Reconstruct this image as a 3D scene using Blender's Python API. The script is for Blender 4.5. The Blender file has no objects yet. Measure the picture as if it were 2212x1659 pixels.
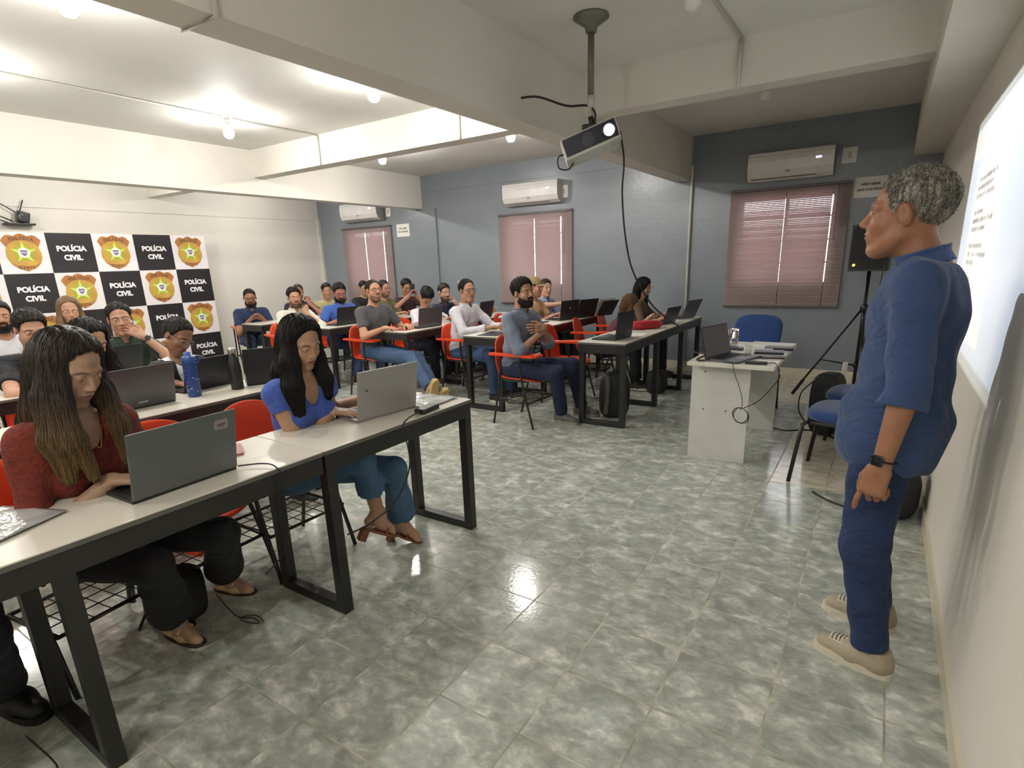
import bpy, math, random
import numpy as np
from mathutils import Vector, Matrix, Euler
random.seed(7); RNG=np.random.RandomState(5)
PI=math.pi
sc=bpy.context.scene
# ---------------- camera ----------------
S=0.33; HC=4.4546*S
def cam_axes(yaw=-.5864,pitch=-.2788,roll=-.0341):
    f=np.array([math.sin(yaw)*math.cos(pitch),math.cos(yaw)*math.cos(pitch),math.sin(pitch)])
    r0=np.array([math.cos(yaw),-math.sin(yaw),0]); u0=np.cross(r0,f)
    r=math.cos(roll)*r0+math.sin(roll)*u0; u=-math.sin(roll)*r0+math.cos(roll)*u0
    return r,u,f
r_,u_,f_=cam_axes()
cd=bpy.data.cameras.new('camera'); cam=bpy.data.objects.new('camera',cd); sc.collection.objects.link(cam)
cam.matrix_world=Matrix(((r_[0],u_[0],-f_[0],0),(r_[1],u_[1],-f_[1],0),(r_[2],u_[2],-f_[2],HC),(0,0,0,1)))
cd.sensor_width=36; cd.lens=1200.1/2212*36; cd.shift_x=2.2/2212; cd.shift_y=80.5/2212; cd.clip_start=.02; cd.clip_end=200
sc.camera=cam
sc.view_settings.view_transform='Standard'; sc.view_settings.look='None'
sc.view_settings.exposure=0.46; sc.view_settings.gamma=1.0
BULB=410.0
# ---------------- world ----------------
w=bpy.data.worlds.new('sky'); sc.world=w; w.use_nodes=True
w.node_tree.nodes['Background'].inputs[0].default_value=(.90,.93,1,1)
w.node_tree.nodes['Background'].inputs[1].default_value=6.0
# ---------------- helpers ----------------
def lin(c):
    if isinstance(c,str): c=[int(c[i:i+2],16)/255 for i in (0,2,4)]
    return tuple(((x/12.92) if x<=.04045 else ((x+.055)/1.055)**2.4) for x in c)
class NT:
    def __init__(s,nt): s.t=nt; s.n=nt.nodes; s.l=nt.links
    def node(s,ty,**k):
        n=s.n.new(ty)
        for a,v in k.items():
            if a=='ins':
                for i,x in v.items(): s.set(n.inputs[i],x)
            else: setattr(n,a,v)
        return n
    def set(s,inp,x):
        if isinstance(x,bpy.types.NodeSocket): s.l.new(x,inp)
        elif hasattr(x,'outputs'): s.l.new(x.outputs[0],inp)
        else:
            if isinstance(x,(tuple,list)) and len(x)==3 and inp.type=='RGBA': x=(*x,1)
            inp.default_value=x
    def m(s,op,a,b=0.0,c=None,clamp=False):
        n=s.n.new('ShaderNodeMath'); n.operation=op; n.use_clamp=clamp
        s.set(n.inputs[0],a); s.set(n.inputs[1],b)
        if c is not None: s.set(n.inputs[2],c)
        return n.outputs[0]
    def mix(s,f,a,b):
        n=s.n.new('ShaderNodeMix'); n.data_type='RGBA'
        s.set(n.inputs[0],f); s.set(n.inputs[6],a); s.set(n.inputs[7],b); return n.outputs[2]
    def ramp(s,f,*st):
        n=s.n.new('ShaderNodeValToRGB'); s.set(n.inputs[0],f); e=n.color_ramp.elements
        while len(e)<len(st): e.new(.5)
        for i,(p,c) in enumerate(st):
            e[i].position=p; e[i].color=(*c,1) if len(c)==3 else c
        return n.outputs[0]
    def noise(s,vec=None,scale=5,detail=2,rough=.5,dist=0):
        n=s.n.new('ShaderNodeTexNoise')
        if vec is not None: s.set(n.inputs['Vector'],vec)
        n.inputs['Scale'].default_value=scale; n.inputs['Detail'].default_value=detail
        n.inputs['Roughness'].default_value=rough; n.inputs['Distortion'].default_value=dist
        return n.outputs[0]
    def mapping(s,vec,scale=(1,1,1),loc=(0,0,0),rot=(0,0,0)):
        n=s.n.new('ShaderNodeMapping'); s.set(n.inputs[0],vec); n.inputs[3].default_value=scale
        n.inputs[1].default_value=loc; n.inputs[2].default_value=rot; return n.outputs[0]
def newmat(name):
    m=bpy.data.materials.new(name); m.use_nodes=True; nt=NT(m.node_tree); b=nt.n['Principled BSDF']
    return m,nt,b
MATS={}
def mat(name,col=None,rough=.5,metal=0.0,var=.06,vs=6.0,bump=0.0,bs=200.0,emit=None,es=1.0,spec=.5,coat=0.0,bdist=.002,alpha=None,trans=0.0,sheen=0.0,stretch=None):
    """principled material with slight procedural colour variation and bump"""
    if name in MATS: return MATS[name]
    m,nt,b=newmat(name); MATS[name]=m
    c=lin(col)
    tc=nt.node('ShaderNodeTexCoord').outputs['Object']
    if var>0:
        f=nt.noise(tc,vs,3)
        hi=tuple(min(1,x*(1+var)+.002) for x in c); lo=tuple(x*(1-var) for x in c)
        nt.set(b.inputs['Base Color'],nt.ramp(f,(.3,lo),(.7,hi)))
    else: b.inputs['Base Color'].default_value=(*c,1)
    b.inputs['Roughness'].default_value=rough; b.inputs['Metallic'].default_value=metal
    b.inputs['Specular IOR Level'].default_value=spec
    if coat: b.inputs['Coat Weight'].default_value=coat
    if trans: b.inputs['Transmission Weight'].default_value=trans
    if sheen: b.inputs['Sheen Weight'].default_value=sheen
    if bump>0:
        v=nt.mapping(tc,scale=stretch) if stretch else tc
        bn=nt.node('ShaderNodeBump'); bn.inputs['Strength'].default_value=bump; bn.inputs['Distance'].default_value=bdist
        nt.set(bn.inputs['Height'],nt.noise(v,bs,3)); nt.l.new(bn.outputs[0],b.inputs['Normal'])
    if emit is not None:
        b.inputs['Emission Color'].default_value=(*lin(emit),1); b.inputs['Emission Strength'].default_value=es
    return m
COL=sc.collection
def link(o,parent=None):
    COL.objects.link(o)
    if parent is not None: o.parent=parent
    return o
def tag(o,label=None,cat=None,group=None,kind=None):
    if label: o['label']=label
    if cat: o['category']=cat
    if group: o['group']=group
    if kind: o['kind']=kind
    return o
def thing(name,label,cat,loc=(0,0,0),rz=0.0,group=None):
    o=bpy.data.objects.new(name,None); o.empty_display_size=.05; link(o); o.location=loc; o.rotation_euler=(0,0,rz)
    return tag(o,label,cat,group)
def kids(o): return [c for c in bpy.data.objects if c.parent==o]
def dup(root,loc=None,rz=None,label=None,group=None,name=None):
    def cp(o,par):
        c=o.copy(); COL.objects.link(c); c.parent=par
        for ch in kids(o): cp(ch,c)
        return c
    r=cp(root,None)
    if loc is not None: r.location=loc
    if rz is not None: r.rotation_euler=(0,0,rz)
    if label: r['label']=label
    if group: r['group']=group
    return r
class MB:
    def __init__(s): s.v=[]; s.f=[]; s.mi=[]; s.cur=0; s.sm=[]
    def add(s,vs,fs,smooth=False,M=None):
        o=len(s.v)
        if M is not None: vs=[tuple(M@Vector(v)) for v in vs]
        s.v+= [tuple(v) for v in vs]; s.f+=[tuple(i+o for i in f) for f in fs]
        s.mi+=[s.cur]*len(fs); s.sm+=[smooth]*len(fs); return s
    def box(s,lo,hi,bev=0.0,M=None):
        x0,y0,z0=lo; x1,y1,z1=hi
        if bev<=0:
            v=[(x0,y0,z0),(x1,y0,z0),(x1,y1,z0),(x0,y1,z0),(x0,y0,z1),(x1,y0,z1),(x1,y1,z1),(x0,y1,z1)]
            f=[(0,3,2,1),(4,5,6,7),(0,1,5,4),(1,2,6,5),(2,3,7,6),(3,0,4,7)]
            return s.add(v,f,False,M)
        import bmesh
        bm=bmesh.new(); bmesh.ops.create_cube(bm,size=1)
        for q in bm.verts: q.co=Vector(((x0+x1)/2+q.co.x*(x1-x0),(y0+y1)/2+q.co.y*(y1-y0),(z0+z1)/2+q.co.z*(z1-z0)))
        bmesh.ops.bevel(bm,geom=bm.edges[:],offset=bev,segments=2,affect='EDGES',profile=.6)
        v=[tuple(q.co) for q in bm.verts]; bm.verts.index_update(); f=[tuple(q.index for q in p.verts) for p in bm.faces]; bm.free()
        return s.add(v,f,False,M)
    def tube(s,pts,r,n=8,M=None,cap=True,closed=False,flat=1.0):
        P=[Vector(p) for p in pts]; k=len(P); vs=[]; fs=[]
        rr=r if isinstance(r,(list,tuple)) else [r]*k
        up=None
        for i,p in enumerate(P):
            if closed: t=(P[(i+1)%k]-P[i-1])
            else: t=(P[min(i+1,k-1)]-P[max(i-1,0)])
            if t.length<1e-9: t=Vector((0,0,1))
            t.normalize()
            if up is None:
                up=Vector((0,0,1)) if abs(t.z)<.9 else Vector((1,0,0))
            a=(up-t*up.dot(t)); 
            if a.length<1e-6: a=t.orthogonal()
            a.normalize(); up=a; b=t.cross(a)
            for j in range(n):
                th=2*PI*j/n; vs.append(tuple(p+(a*math.cos(th)*flat+b*math.sin(th))*rr[i]))
        m=k if closed else k-1
        for i in range(m):
            for j in range(n):
                a0=i*n+j; a1=i*n+(j+1)%n; b0=((i+1)%k)*n+j; b1=((i+1)%k)*n+(j+1)%n
                fs.append((a0,a1,b1,b0))
        if cap and not closed:
            fs.append(tuple(range(n-1,-1,-1))); fs.append(tuple((k-1)*n+j for j in range(n)))
        return s.add(vs,fs,n>4,M)
    def lathe(s,prof,n=20,M=None,c=(0,0)):
        vs=[];fs=[];k=len(prof)
        for r,z in prof:
            for j in range(n):
                th=2*PI*j/n; vs.append((c[0]+r*math.cos(th),c[1]+r*math.sin(th),z))
        for i in range(k-1):
            for j in range(n): fs.append((i*n+j,i*n+(j+1)%n,(i+1)*n+(j+1)%n,(i+1)*n+j))
        if prof[0][0]>1e-5: fs.append(tuple(range(n-1,-1,-1)))
        if prof[-1][0]>1e-5: fs.append(tuple((k-1)*n+j for j in range(n)))
        return s.add(vs,fs,True,M)
    def prism(s,poly,z0,z1,M=None,smooth=False):
        n=len(poly); v=[(x,y,z0) for x,y in poly]+[(x,y,z1) for x,y in poly]
        f=[tuple(range(n-1,-1,-1)),tuple(range(n,2*n))]+[(i,(i+1)%n,n+(i+1)%n,n+i) for i in range(n)]
        return s.add(v,f,smooth,M)
    def sphere(s,c,r,n=14,M=None,sc3=(1,1,1)):
        pr=[]
        vs=[];fs=[];k=n//2+1
        for i in range(k):
            ph=PI*i/(k-1)
            for j in range(n):
                th=2*PI*j/n; vs.append((c[0]+r*sc3[0]*math.sin(ph)*math.cos(th),c[1]+r*sc3[1]*math.sin(ph)*math.sin(th),c[2]-r*sc3[2]*math.cos(ph)))
        for i in range(k-1):
            for j in range(n): fs.append((i*n+j,i*n+(j+1)%n,(i+1)*n+(j+1)%n,(i+1)*n+j))
        return s.add(vs,fs,True,M)
    def grid(s,fn,nu,nv,M=None,smooth=True):
        vs=[fn(i/(nu-1),j/(nv-1)) for i in range(nu) for j in range(nv)]
        fs=[(i*nv+j,(i+1)*nv+j,(i+1)*nv+j+1,i*nv+j+1) for i in range(nu-1) for j in range(nv-1)]
        return s.add(vs,fs,smooth,M)
    def mat(s,i): s.cur=i; return s
    def build(s,name,mats,parent=None,kind=None,loc=None,solid=0.0):
        me=bpy.data.meshes.new(name); me.from_pydata(s.v,[],s.f); me.update()
        if not isinstance(mats,(list,tuple)): mats=[mats]
        for m in mats: me.materials.append(m)
        me.polygons.foreach_set('material_index',s.mi); me.polygons.foreach_set('use_smooth',s.sm)
        o=bpy.data.objects.new(name,me); link(o,parent)
        if loc: o.location=loc
        if kind: o['kind']=kind
        if solid:
            md=o.modifiers.new('solid','SOLIDIFY'); md.thickness=solid; md.offset=0
        return o
def TR(x=0,y=0,z=0,rx=0,ry=0,rz=0): return Matrix.Translation((x,y,z))@Euler((rx,ry,rz)).to_matrix().to_4x4()
def smooth_path(pts,n=6):
    """catmull-rom through points"""
    P=[Vector(p) for p in pts]; out=[]
    for i in range(len(P)-1):
        p0=P[max(i-1,0)];p1=P[i];p2=P[i+1];p3=P[min(i+2,len(P)-1)]
        for k in range(n):
            t=k/n; out.append(.5*((2*p1)+(p2-p0)*t+(2*p0-5*p1+4*p2-p3)*t*t+(3*p1-p0-3*p2+p3)*t**3))
    out.append(P[-1]); return [tuple(p) for p in out]
def rrect(w,h,r,n=4,cx=0,cy=0):
    o=[]
    for (sx,sy,a0) in ((1,1,0),(-1,1,PI/2),(-1,-1,PI),(1,-1,1.5*PI)):
        for k in range(n+1):
            a=a0+PI/2*k/n; o.append((cx+sx*(w/2-r)+r*math.cos(a),cy+sy*(h/2-r)+r*math.sin(a)))
    return o
def text_mesh(txt,size,bold=.0,ext=.0,align='CENTER'):
    cu=bpy.data.curves.new('t','FONT'); cu.body=txt; cu.size=size; cu.align_x=align; cu.align_y='CENTER'; cu.offset=bold; cu.extrude=ext; cu.resolution_u=3
    o=bpy.data.objects.new('t',cu); COL.objects.link(o); bpy.context.view_layer.update()
    dg=bpy.context.evaluated_depsgraph_get(); me=bpy.data.meshes.new_from_object(o.evaluated_get(dg))
    v=[tuple(q.co) for q in me.vertices]; f=[tuple(p.vertices) for p in me.polygons]
    bpy.data.objects.remove(o); bpy.data.curves.remove(cu); bpy.data.meshes.remove(me); return v,f
# ================= ROOM =================
XS,YG,ZC,XB,YF=.35,7.62,2.895,-9.43,-3.2     # screen wall, window wall, ceiling, back wall, near wall
def floor_material():
    m,nt,b=newmat('floor_tiles')
    g=nt.node('ShaderNodeNewGeometry').outputs['Position']
    sp=nt.node('ShaderNodeSeparateXYZ',ins={0:g}); X,Y=sp.outputs[0],sp.outputs[1]
    u=nt.m('DIVIDE',nt.m('ADD',X,1.1444),S); v=nt.m('DIVIDE',nt.m('SUBTRACT',Y,1.2026),S)
    def edge(t): 
        f=nt.m('FRACT',t); return nt.m('MINIMUM',f,nt.m('SUBTRACT',1.0,f))
    e=nt.m('MINIMUM',edge(u),edge(v))
    nz=nt.noise(g,40,2)
    grout=nt.m('LESS_THAN',e,nt.m('ADD',.0085,nt.m('MULTIPLY',nz,.004)))
    # per tile offset
    cell=nt.node('ShaderNodeCombineXYZ',ins={0:nt.m('FLOOR',u),1:nt.m('FLOOR',v)})
    wn=nt.node('ShaderNodeTexWhiteNoise',ins={0:cell})
    off=nt.node('ShaderNodeVectorMath',operation='SCALE'); nt.set(off.inputs[0],wn.outputs[1]); off.inputs[3].default_value=9.0
    pv=nt.node('ShaderNodeVectorMath',operation='ADD'); nt.set(pv.inputs[0],g); nt.set(pv.inputs[1],off.outputs[0])
    st=nt.mapping(pv.outputs[0],scale=(1.0,1.35,1))
    cl=nt.noise(st,9.5,3,.55,.5); cl2=nt.noise(st,26,2,.6,.8)
    f=nt.m('ADD',nt.m('MULTIPLY',cl,.72),nt.m('MULTIPLY',cl2,.28))
    base=nt.ramp(f,(.36,lin('93998F')),(.50,lin('AAAFA6')),(.58,lin('BFC3B9')),(.68,lin('E2E2D8')))
    # cream tiles by the window wall
    s1=nt.m('MULTIPLY',nt.m('GREATER_THAN',X,-.48),nt.m('GREATER_THAN',Y,3.84))
    s2=nt.m('MULTIPLY',nt.m('GREATER_THAN',X,-1.15),nt.m('GREATER_THAN',Y,6.15))
    cream=nt.m('MAXIMUM',s1,s2)
    cb=nt.ramp(cl,(.35,lin('C9C2AC')),(.65,lin('E6DFCB')))
    base=nt.mix(cream,base,cb)
    gc=nt.ramp(nt.noise(g,7,2),(.35,lin('8D8878')),(.65,lin('C4BEAA')))
    col=nt.mix(grout,base,gc)
    nt.set(b.inputs['Base Color'],col)
    rg=nt.m('ADD',nt.m('MULTIPLY',grout,.45),nt.m('ADD',.08,nt.m('MULTIPLY',nt.noise(g,3,3),.10)))
    nt.set(b.inputs['Roughness'],rg)
    b.inputs['Specular IOR Level'].default_value=.6
    bn=nt.node('ShaderNodeBump'); bn.inputs['Strength'].default_value=.35; bn.inputs['Distance'].default_value=.002
    h=nt.m('ADD',nt.m('MULTIPLY',nt.noise(g,60,2),.5),nt.m('MULTIPLY',grout,-1.5))
    nt.set(bn.inputs['Height'],h); nt.l.new(bn.outputs[0],b.inputs['Normal'])
    return m
def wall_mat(name,col,rough,bump=.25,scale=90,var=.05,bd=.003):
    return mat(name,col,rough,var=var,vs=1.3,bump=bump,bs=scale,bdist=bd)
M_white=wall_mat('white_plaster','D8D4CB',.6); M_ceil=wall_mat('ceiling_paint','DAD9D3',.7)
M_scr=wall_mat('screen_wall_paint','DFDACE',.55)
M_gray=wall_mat('grey_gloss_paint','7F868D',.30,bump=.5,scale=22,var=.05,bd=.004)
def slab(name,lo,hi,m,bev=0): return MB().box(lo,hi,bev).build(name,m,kind='structure')
slab('floor',(XB-.2,YF-.2,-.1),(XS+.2,YG+.3,0),floor_material())
slab('ceiling',(XB-.2,YF-.2,ZC),(XS+.2,YG+.3,ZC+.1),M_ceil)
slab('wall_right',(XS,YF-.2,0),(XS+.15,YG+.3,ZC),M_scr)
slab('wall_left',(XB-.15,YF-.2,0),(XB,YG+.3,ZC),M_white)
slab('wall_front',(XB,YF-.15,0),(XS,YF,ZC),M_white)
# window wall with three openings
WIN=[(-8.62,-7.60,1.09,2.12),(-5.03,-3.99,1.09,2.13),(-1.60,-.56,1.09,2.13)]
mb=MB(); xs=XB
for (a,b_,z0,z1) in WIN:
    mb.box((xs,YG,0),(a,YG+.16,ZC)); mb.box((a,YG,0),(b_,YG+.16,z0)); mb.box((a,YG,z1),(b_,YG+.16,ZC)); xs=b_
mb.box((xs,YG,0),(XS,YG+.16,ZC)); mb.build('wall_back',M_gray,kind='structure')
M_frame=mat('window_frame_paint','B9B4AE',.5); M_glass=mat('window_glass','FFFFFF',.02,var=0,trans=1.0)
for i,(a,b_,z0,z1) in enumerate(WIN):
    mb=MB(); y0,y1=YG+.09,YG+.13; t=.035
    mb.box((a,y0,z0),(a+t,y1,z1)); mb.box((b_-t,y0,z0),(b_,y1,z1)); mb.box((a,y0,z0),(b_,y1,z0+t)); mb.box((a,y0,z1-t),(b_,y1,z1))
    xm=(a+b_)/2; mb.box((xm-.02,y0,z0),(xm+.02,y1,z1))
    for k in range(1,4): zz=z0+(z1-z0)*k/4; mb.box((a,y0+.012,zz-.008),(b_,y1-.012,zz+.008))
    o=mb.build('window_%d'%(i+1),M_frame,kind='structure')
    MB().box((a+.01,y0+.016,z0+.01),(b_-.01,y0+.022,z1-.01)).build('window_pane',M_glass,o)
# beams and columns
BS=2.385
slab('trim_1',(-2.41,YF,BS),(-2.20,YG,ZC),M_white); slab('trim_2',(-6.93,YF,BS),(-6.72,YG,ZC),M_white)
slab('trim_3',(.09,YF,BS+.015),(XS,YG,ZC),M_scr)
for i,(a,b_) in enumerate(((-2.20,.09),(-6.72,-2.41),(XB,-6.93))):
    slab('trim_%d'%(4+i),(a,4.54,2.585),(b_,4.73,ZC),M_white)
    slab('trim_%d'%(7+i),(a,-1.6,2.585),(b_,-1.41,ZC),M_white)
# window wall seam band (upper wall slightly proud) and column by the beams
slab('trim_10',(-6.56,YG-.03,0),(-6.42,YG,BS),M_gray)
slab('trim_11',(-6.62,YG-.012,2.64),(-2.42,YG,ZC),M_gray)
slab('trim_12',(XB,YF,2.36),(XB+.012,YG,ZC),M_white)
M_cor=wall_mat('corner_strip_paint','C9C8BE',.6)
slab('trim_13',(XB,YG-.05,0),(XB+.05,YG,BS),M_cor)
# tile skirting
M_sk=mat('skirting_tile','D5CDB8',.25)
slab('baseboard_back',(XB,YG-.012,0),(XS,YG,.09),M_sk); slab('baseboard_right',(XS-.012,YF,0),(XS,YG-.012,.075),M_sk)
slab('baseboard_left',(XB,YF,0),(XB+.012,YG-.012,.09),M_sk)
# conduits
M_pvc=mat('white_conduit','D2CFC6',.35)
def conduit(name,pts,r,label,mt=M_pvc,grp=None):
    o=MB().tube(pts,r,8).build(name,mt); return tag(o,label,'pipe',grp)
conduit('vertical_conduit',[(-2.185,YG-.03,.02),(-2.185,YG-.03,2.52),(-2.185,YG-.03,2.55)],.016,'white vertical pipe on grey wall right of the wide beam')
conduit('ceiling_conduit',[(-1.02,.3,ZC-.012),(-1.02,4.52,ZC-.012)],.010,'thin white conduit along the ceiling of unlit bay up to cross beam')
conduit('beam_conduit',[(-1.02,4.525,ZC-.02),(-1.02,4.525,2.60),(-1.02,4.56,2.57)],.011,'short white conduit dropping down the cross beam near the projector')
conduit('beam_conduit',[(-3.47,4.528,ZC),(-3.47,4.528,2.585)],.010,'short conduit down cross beam just left of the wide beam')
conduit('beam_conduit',[(-5.45,4.528,ZC),(-5.45,4.528,2.585)],.010,'short conduit down cross beam beside the middle ceiling bulb')
conduit('ceiling_conduit',[(-5.45,-1.4,ZC-.010),(-5.45,4.52,ZC-.010)],.008,'thin conduit across ceiling feeding the left bulbs')
conduit('beam_conduit',[(-2.19,1.42,ZC),(-2.19,1.42,BS-.008),(-2.42,1.42,BS-.008),(-2.42,1.42,ZC)],.010,'conduit wrapping under the wide beam at top left')
# ceiling bulbs
M_bulb,nt,b=newmat('lit_bulb'); nt.n.remove(b)
em=nt.node('ShaderNodeEmission'); em.inputs[0].default_value=(1,.965,.915,1); em.inputs[1].default_value=BULB
nt.l.new(em.outputs[0],nt.n['Material Output'].inputs[0])
M_bulb2=M_bulb.copy(); M_bulb2.name='lit_bulb_dim'; M_bulb2.node_tree.nodes['Emission'].inputs[1].default_value=BULB*.85  # weaker emission for the added fill bulbs behind the camera
M_bulboff=mat('unlit_bulb','DEDCD4',.3)
def make_bulb(lit):
    t=thing('ceiling_lamp','x','lamp')
    MB().lathe([(0,0),(.055,0),(.055,-.012),(.03,-.02),(0,-.02)]).build('ceiling_rose',M_pvc,t)
    MB().lathe([(.024,-.018),(.022,-.06),(.018,-.065),(0,-.066)]).build('socket',M_pvc,t)
    MB().lathe([(.018,-.062),(.030,-.085),(.043,-.116),(0,-.116)],n=18).build('bulb_neck',M_bulboff,t)
    MB().lathe([(0,-.1165),(.0435,-.1165),(.047,-.145),(.042,-.172),(.026,-.190),(0,-.195)],n=18).build('bulb',M_bulb if lit else M_bulboff,t)
    return t
b0=make_bulb(True)
lits=[((-3.5,3.5),'lit bare bulb tight against the wide beam, near the projector'),((-5.45,3.48),'lit bare bulb in the middle of the left ceiling bay, ceiling rose visible'),
 ((-3.52,1.5),'large lit bare bulb at top left corner of view'),((-5.45,5.5),'lit bare bulb beyond cross beam, above the white drywall beam end'),
 ((-3.52,5.48),'lit bare bulb beyond cross beam, beside the projector'),((-5.42,1.45),'lit bare bulb at the far left edge of the ceiling'),
 ((-3.52,-.6),'lit bare ceiling bulb behind the camera near the wide beam'),((-5.45,-.6),'lit bare ceiling bulb behind the camera further left'),
 ((-1.02,-.6),'added fill bulb, unseen behind the camera beside the screen wall'),((-1.02,-2.5),'added fill bulb, unseen far behind the camera'),  # both added out of view to brighten the projector bay and front faces
 ((-8.1,1.5),'lit bulb in the last bay hidden behind the beam, left of banner'),((-8.1,3.5),'lit bulb in the last bay hidden behind the beam, over banner'),((-8.1,5.9),'lit bulb in the last bay hidden behind the beam, near far left window')]
for i,((x,y),lb) in enumerate(lits):
    o=b0 if i==0 else dup(b0)
    o.location=(x,y,ZC); o['label']=lb or 'lit bare ceiling bulb behind the camera'; o['group']='lit bare ceiling bulbs'
    if x>-2:
        for c in kids(o):
            if c.name.startswith('bulb') and not c.name.startswith('bulb_neck'): c.data=c.data.copy(); c.data.materials[0]=M_bulb2
bo=make_bulb(False); bo.location=(-1.02,3.38,ZC-.0); bo['label']='unlit bulb on ceiling above and right of projector pole'
bo2=dup(bo,(-1.02,5.55,ZC),label='unlit bulb on ceiling beyond the right cross beam')
# ================= FURNITURE AND OBJECTS =================
TZ=.765
M_top=mat('white_laminate','D9D4C6',.28,var=.04,vs=3); M_blk=mat('black_steel','1E1E1D',.38,var=.12,vs=5,bump=.15,bs=150)
M_edge=mat('edge_band','5E5C58',.4)
M_or=mat('orange_plastic','D8421B',.33,var=.07,vs=4); M_ord=M_or
M_leg=mat('black_tube','1B1917',.35)
M_dkp=mat('dark_plastic','1C1D20',.38,bump=.1,bs=300); M_ink=mat('key_black','121214',.5)
def make_table(y0,y1,xf,frames,label,group):
    L=y1-y0; t=thing('table',label,'table',(xf-.2275,(y0+y1)/2,0),0,group)
    h=L/2; b=MB(); b.mat(0).box((-.2275,-h,TZ-.016),(.2275,h,TZ),.003)
    b.mat(1).box((-.2285,-h-.001,TZ-.019),(.2285,h+.001,TZ-.004)); b.build('tabletop',[M_top,M_edge],t)
    b=MB(); z0,z1=TZ-.095,TZ-.019
    b.box((.19,-h+.004,z0),(.224,h-.004,z1),.003); b.box((-.224,-h+.004,z0),(-.19,h-.004,z1),.003)
    b.box((-.19,-h+.004,z0),(.19,-h+.04,z1),.003); b.box((-.19,h-.04,z0),(.19,h-.004,z1),.003); b.build('apron',M_blk,t)
    for fy in frames:
        y=fy-(y0+y1)/2
        o=MB().box((-.222,y-.025,0),(.222,y+.025,.045),.004).build('floor_bar',M_blk,t)
        for sx in (-1,1): 
            x0=min(sx*.222,sx*.172); MB().box((x0,y-.025,.045),(x0+.05,y+.025,z0+.004),.004).build('leg',M_blk,t)
    return t
G='white topped black steel tables'
make_table(1.345,2.325,-1.80,(1.375,2.298),'white table on black frame holding the silver laptop, nearest the aisle',G)
make_table(-.55,1.34,-1.80,(-.5,.455),'nearest white table at bottom left with dark grey laptop and plastic folder',G)
make_table(1.16,2.30,-3.10,(1.2,2.26),'second row table with blue and black bottles, behind the front women',G)
make_table(-.2,1.15,-3.10,(-.15,1.1),'second row table mostly hidden behind the woman in rust red',G)
make_table(.4,2.30,-4.40,(.45,2.26),'third row table in front of the men by the banner',G)
make_table(.4,2.30,-5.65,(.45,2.26),'back row table closest to the banner, mostly hidden',G)
rows={1:(-1.79,'front row table with open black laptop at its aisle end','front row table further along with red bag'),
 2:(-3.09,'table between man in white shirt and bearded man, dark folder on its end','table with white and black laptops below the middle window'),
 3:(-4.33,'table with red folder in front of man in grey t-shirt','table beyond the white t-shirt man bending down'),
 4:(-5.60,'table with black laptop in front of man in bright blue shirt','table behind the grey t-shirt man, mostly hidden'),
 5:(-7.00,'last row table beside the man in navy polo','last row table under the far left window, mostly hidden')}
for k,(xf,a,b_) in rows.items():
    make_table(4.50,5.44,xf,(4.545,5.40),a,G); make_table(5.445,6.93,xf,(6.23,6.89),b_,G)
# ---- school chair facing +x, origin on the floor below the seat ----
def sq(u,v,k=.62):
    return u*math.sqrt(max(0,1-k*v*v/2)),v*math.sqrt(max(0,1-k*u*u/2))
def make_chair():
    t=thing('school_chair','x','chair')
    def seat(a,b):
        u,v=a*2-1,b*2-1; x,y=sq(u,v); X=.205*x+.01; Y=.205*y
        z=.445-.018*(1-y*y)*(1-.5*max(0,x)) -.03*max(0,x)**4 +.035*max(0,-x)**5
        return (X,Y,z)
    MB().grid(seat,15,13).build('seat',M_or,t,solid=.009)
    def back(a,b):
        u,v=a*2-1,b*2-1; y,w_=sq(u,v,.75); Z=.60+.215*w_; Y=.205*y*(1-.10*max(0,w_)); X=-.195-.03*w_-.035*(1-y*y)*.9+.05*max(0,-w_)**3
        return (X,Y,Z)
    MB().grid(back,13,15).build('backrest',M_or,t,solid=.009)
    arm=MB(); arm.prism([(-.24,-.215),(-.24,-.255),(-.05,-.262),(.06,-.262),(.24,-.262),(.27,-.235),(.27,-.12),(.22,-.095),(.08,-.15),(.0,-.205)],.655,.675)
    arm.build('writing_arm',M_or,t)
    legs=[((-.12,-.235,.655),(-.13,-.235,.45),(-.225,-.235,0)),((.10,-.235,.655),(.11,-.235,.45),(.225,-.235,0)),
          ((-.10,.19,.425),(-.13,.205,.3),(-.225,.225,0)),((.12,.19,.425),(.15,.205,.3),(.225,.225,0))]
    for l in legs: MB().tube(smooth_path(l,4),.0105,8).build('leg',M_leg,t)
    b=MB()
    for sy in (-1,1): b.tube([(-.17,sy*.22,.23),(.17,sy*.22,.23)],.009,6)
    for x in (-.17,.17): b.tube([(x,-.22,.23),(x,.22,.23)],.009,6)
    for k in range(1,7): y=-.22+.44*k/7; b.tube([(-.17,y,.232),(.17,y,.232)],.003,4)
    for k in range(1,4): x=-.17+.34*k/4; b.tube([(x,-.22,.236),(x,.22,.236)],.003,4)
    b.build('book_basket',M_leg,t)
    b=MB(); b.tube([(-.12,-.2,.425),(.13,-.2,.425)],.009,6); b.tube([(-.11,.19,.425),(.13,.19,.425)],.009,6); b.tube([(.0,-.2,.425),(.0,.19,.425)],.009,6); b.build('seat_frame',M_leg,t)
    return t
chair0=make_chair(); CH=[0]
def put_chair(x,y,rz,label):
    o=chair0 if CH[0]==0 else dup(chair0); CH[0]+=1
    o.location=(x,y,0); o.rotation_euler=(0,0,rz); o['label']=label; o['group']='orange school chairs'; return o
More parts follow.
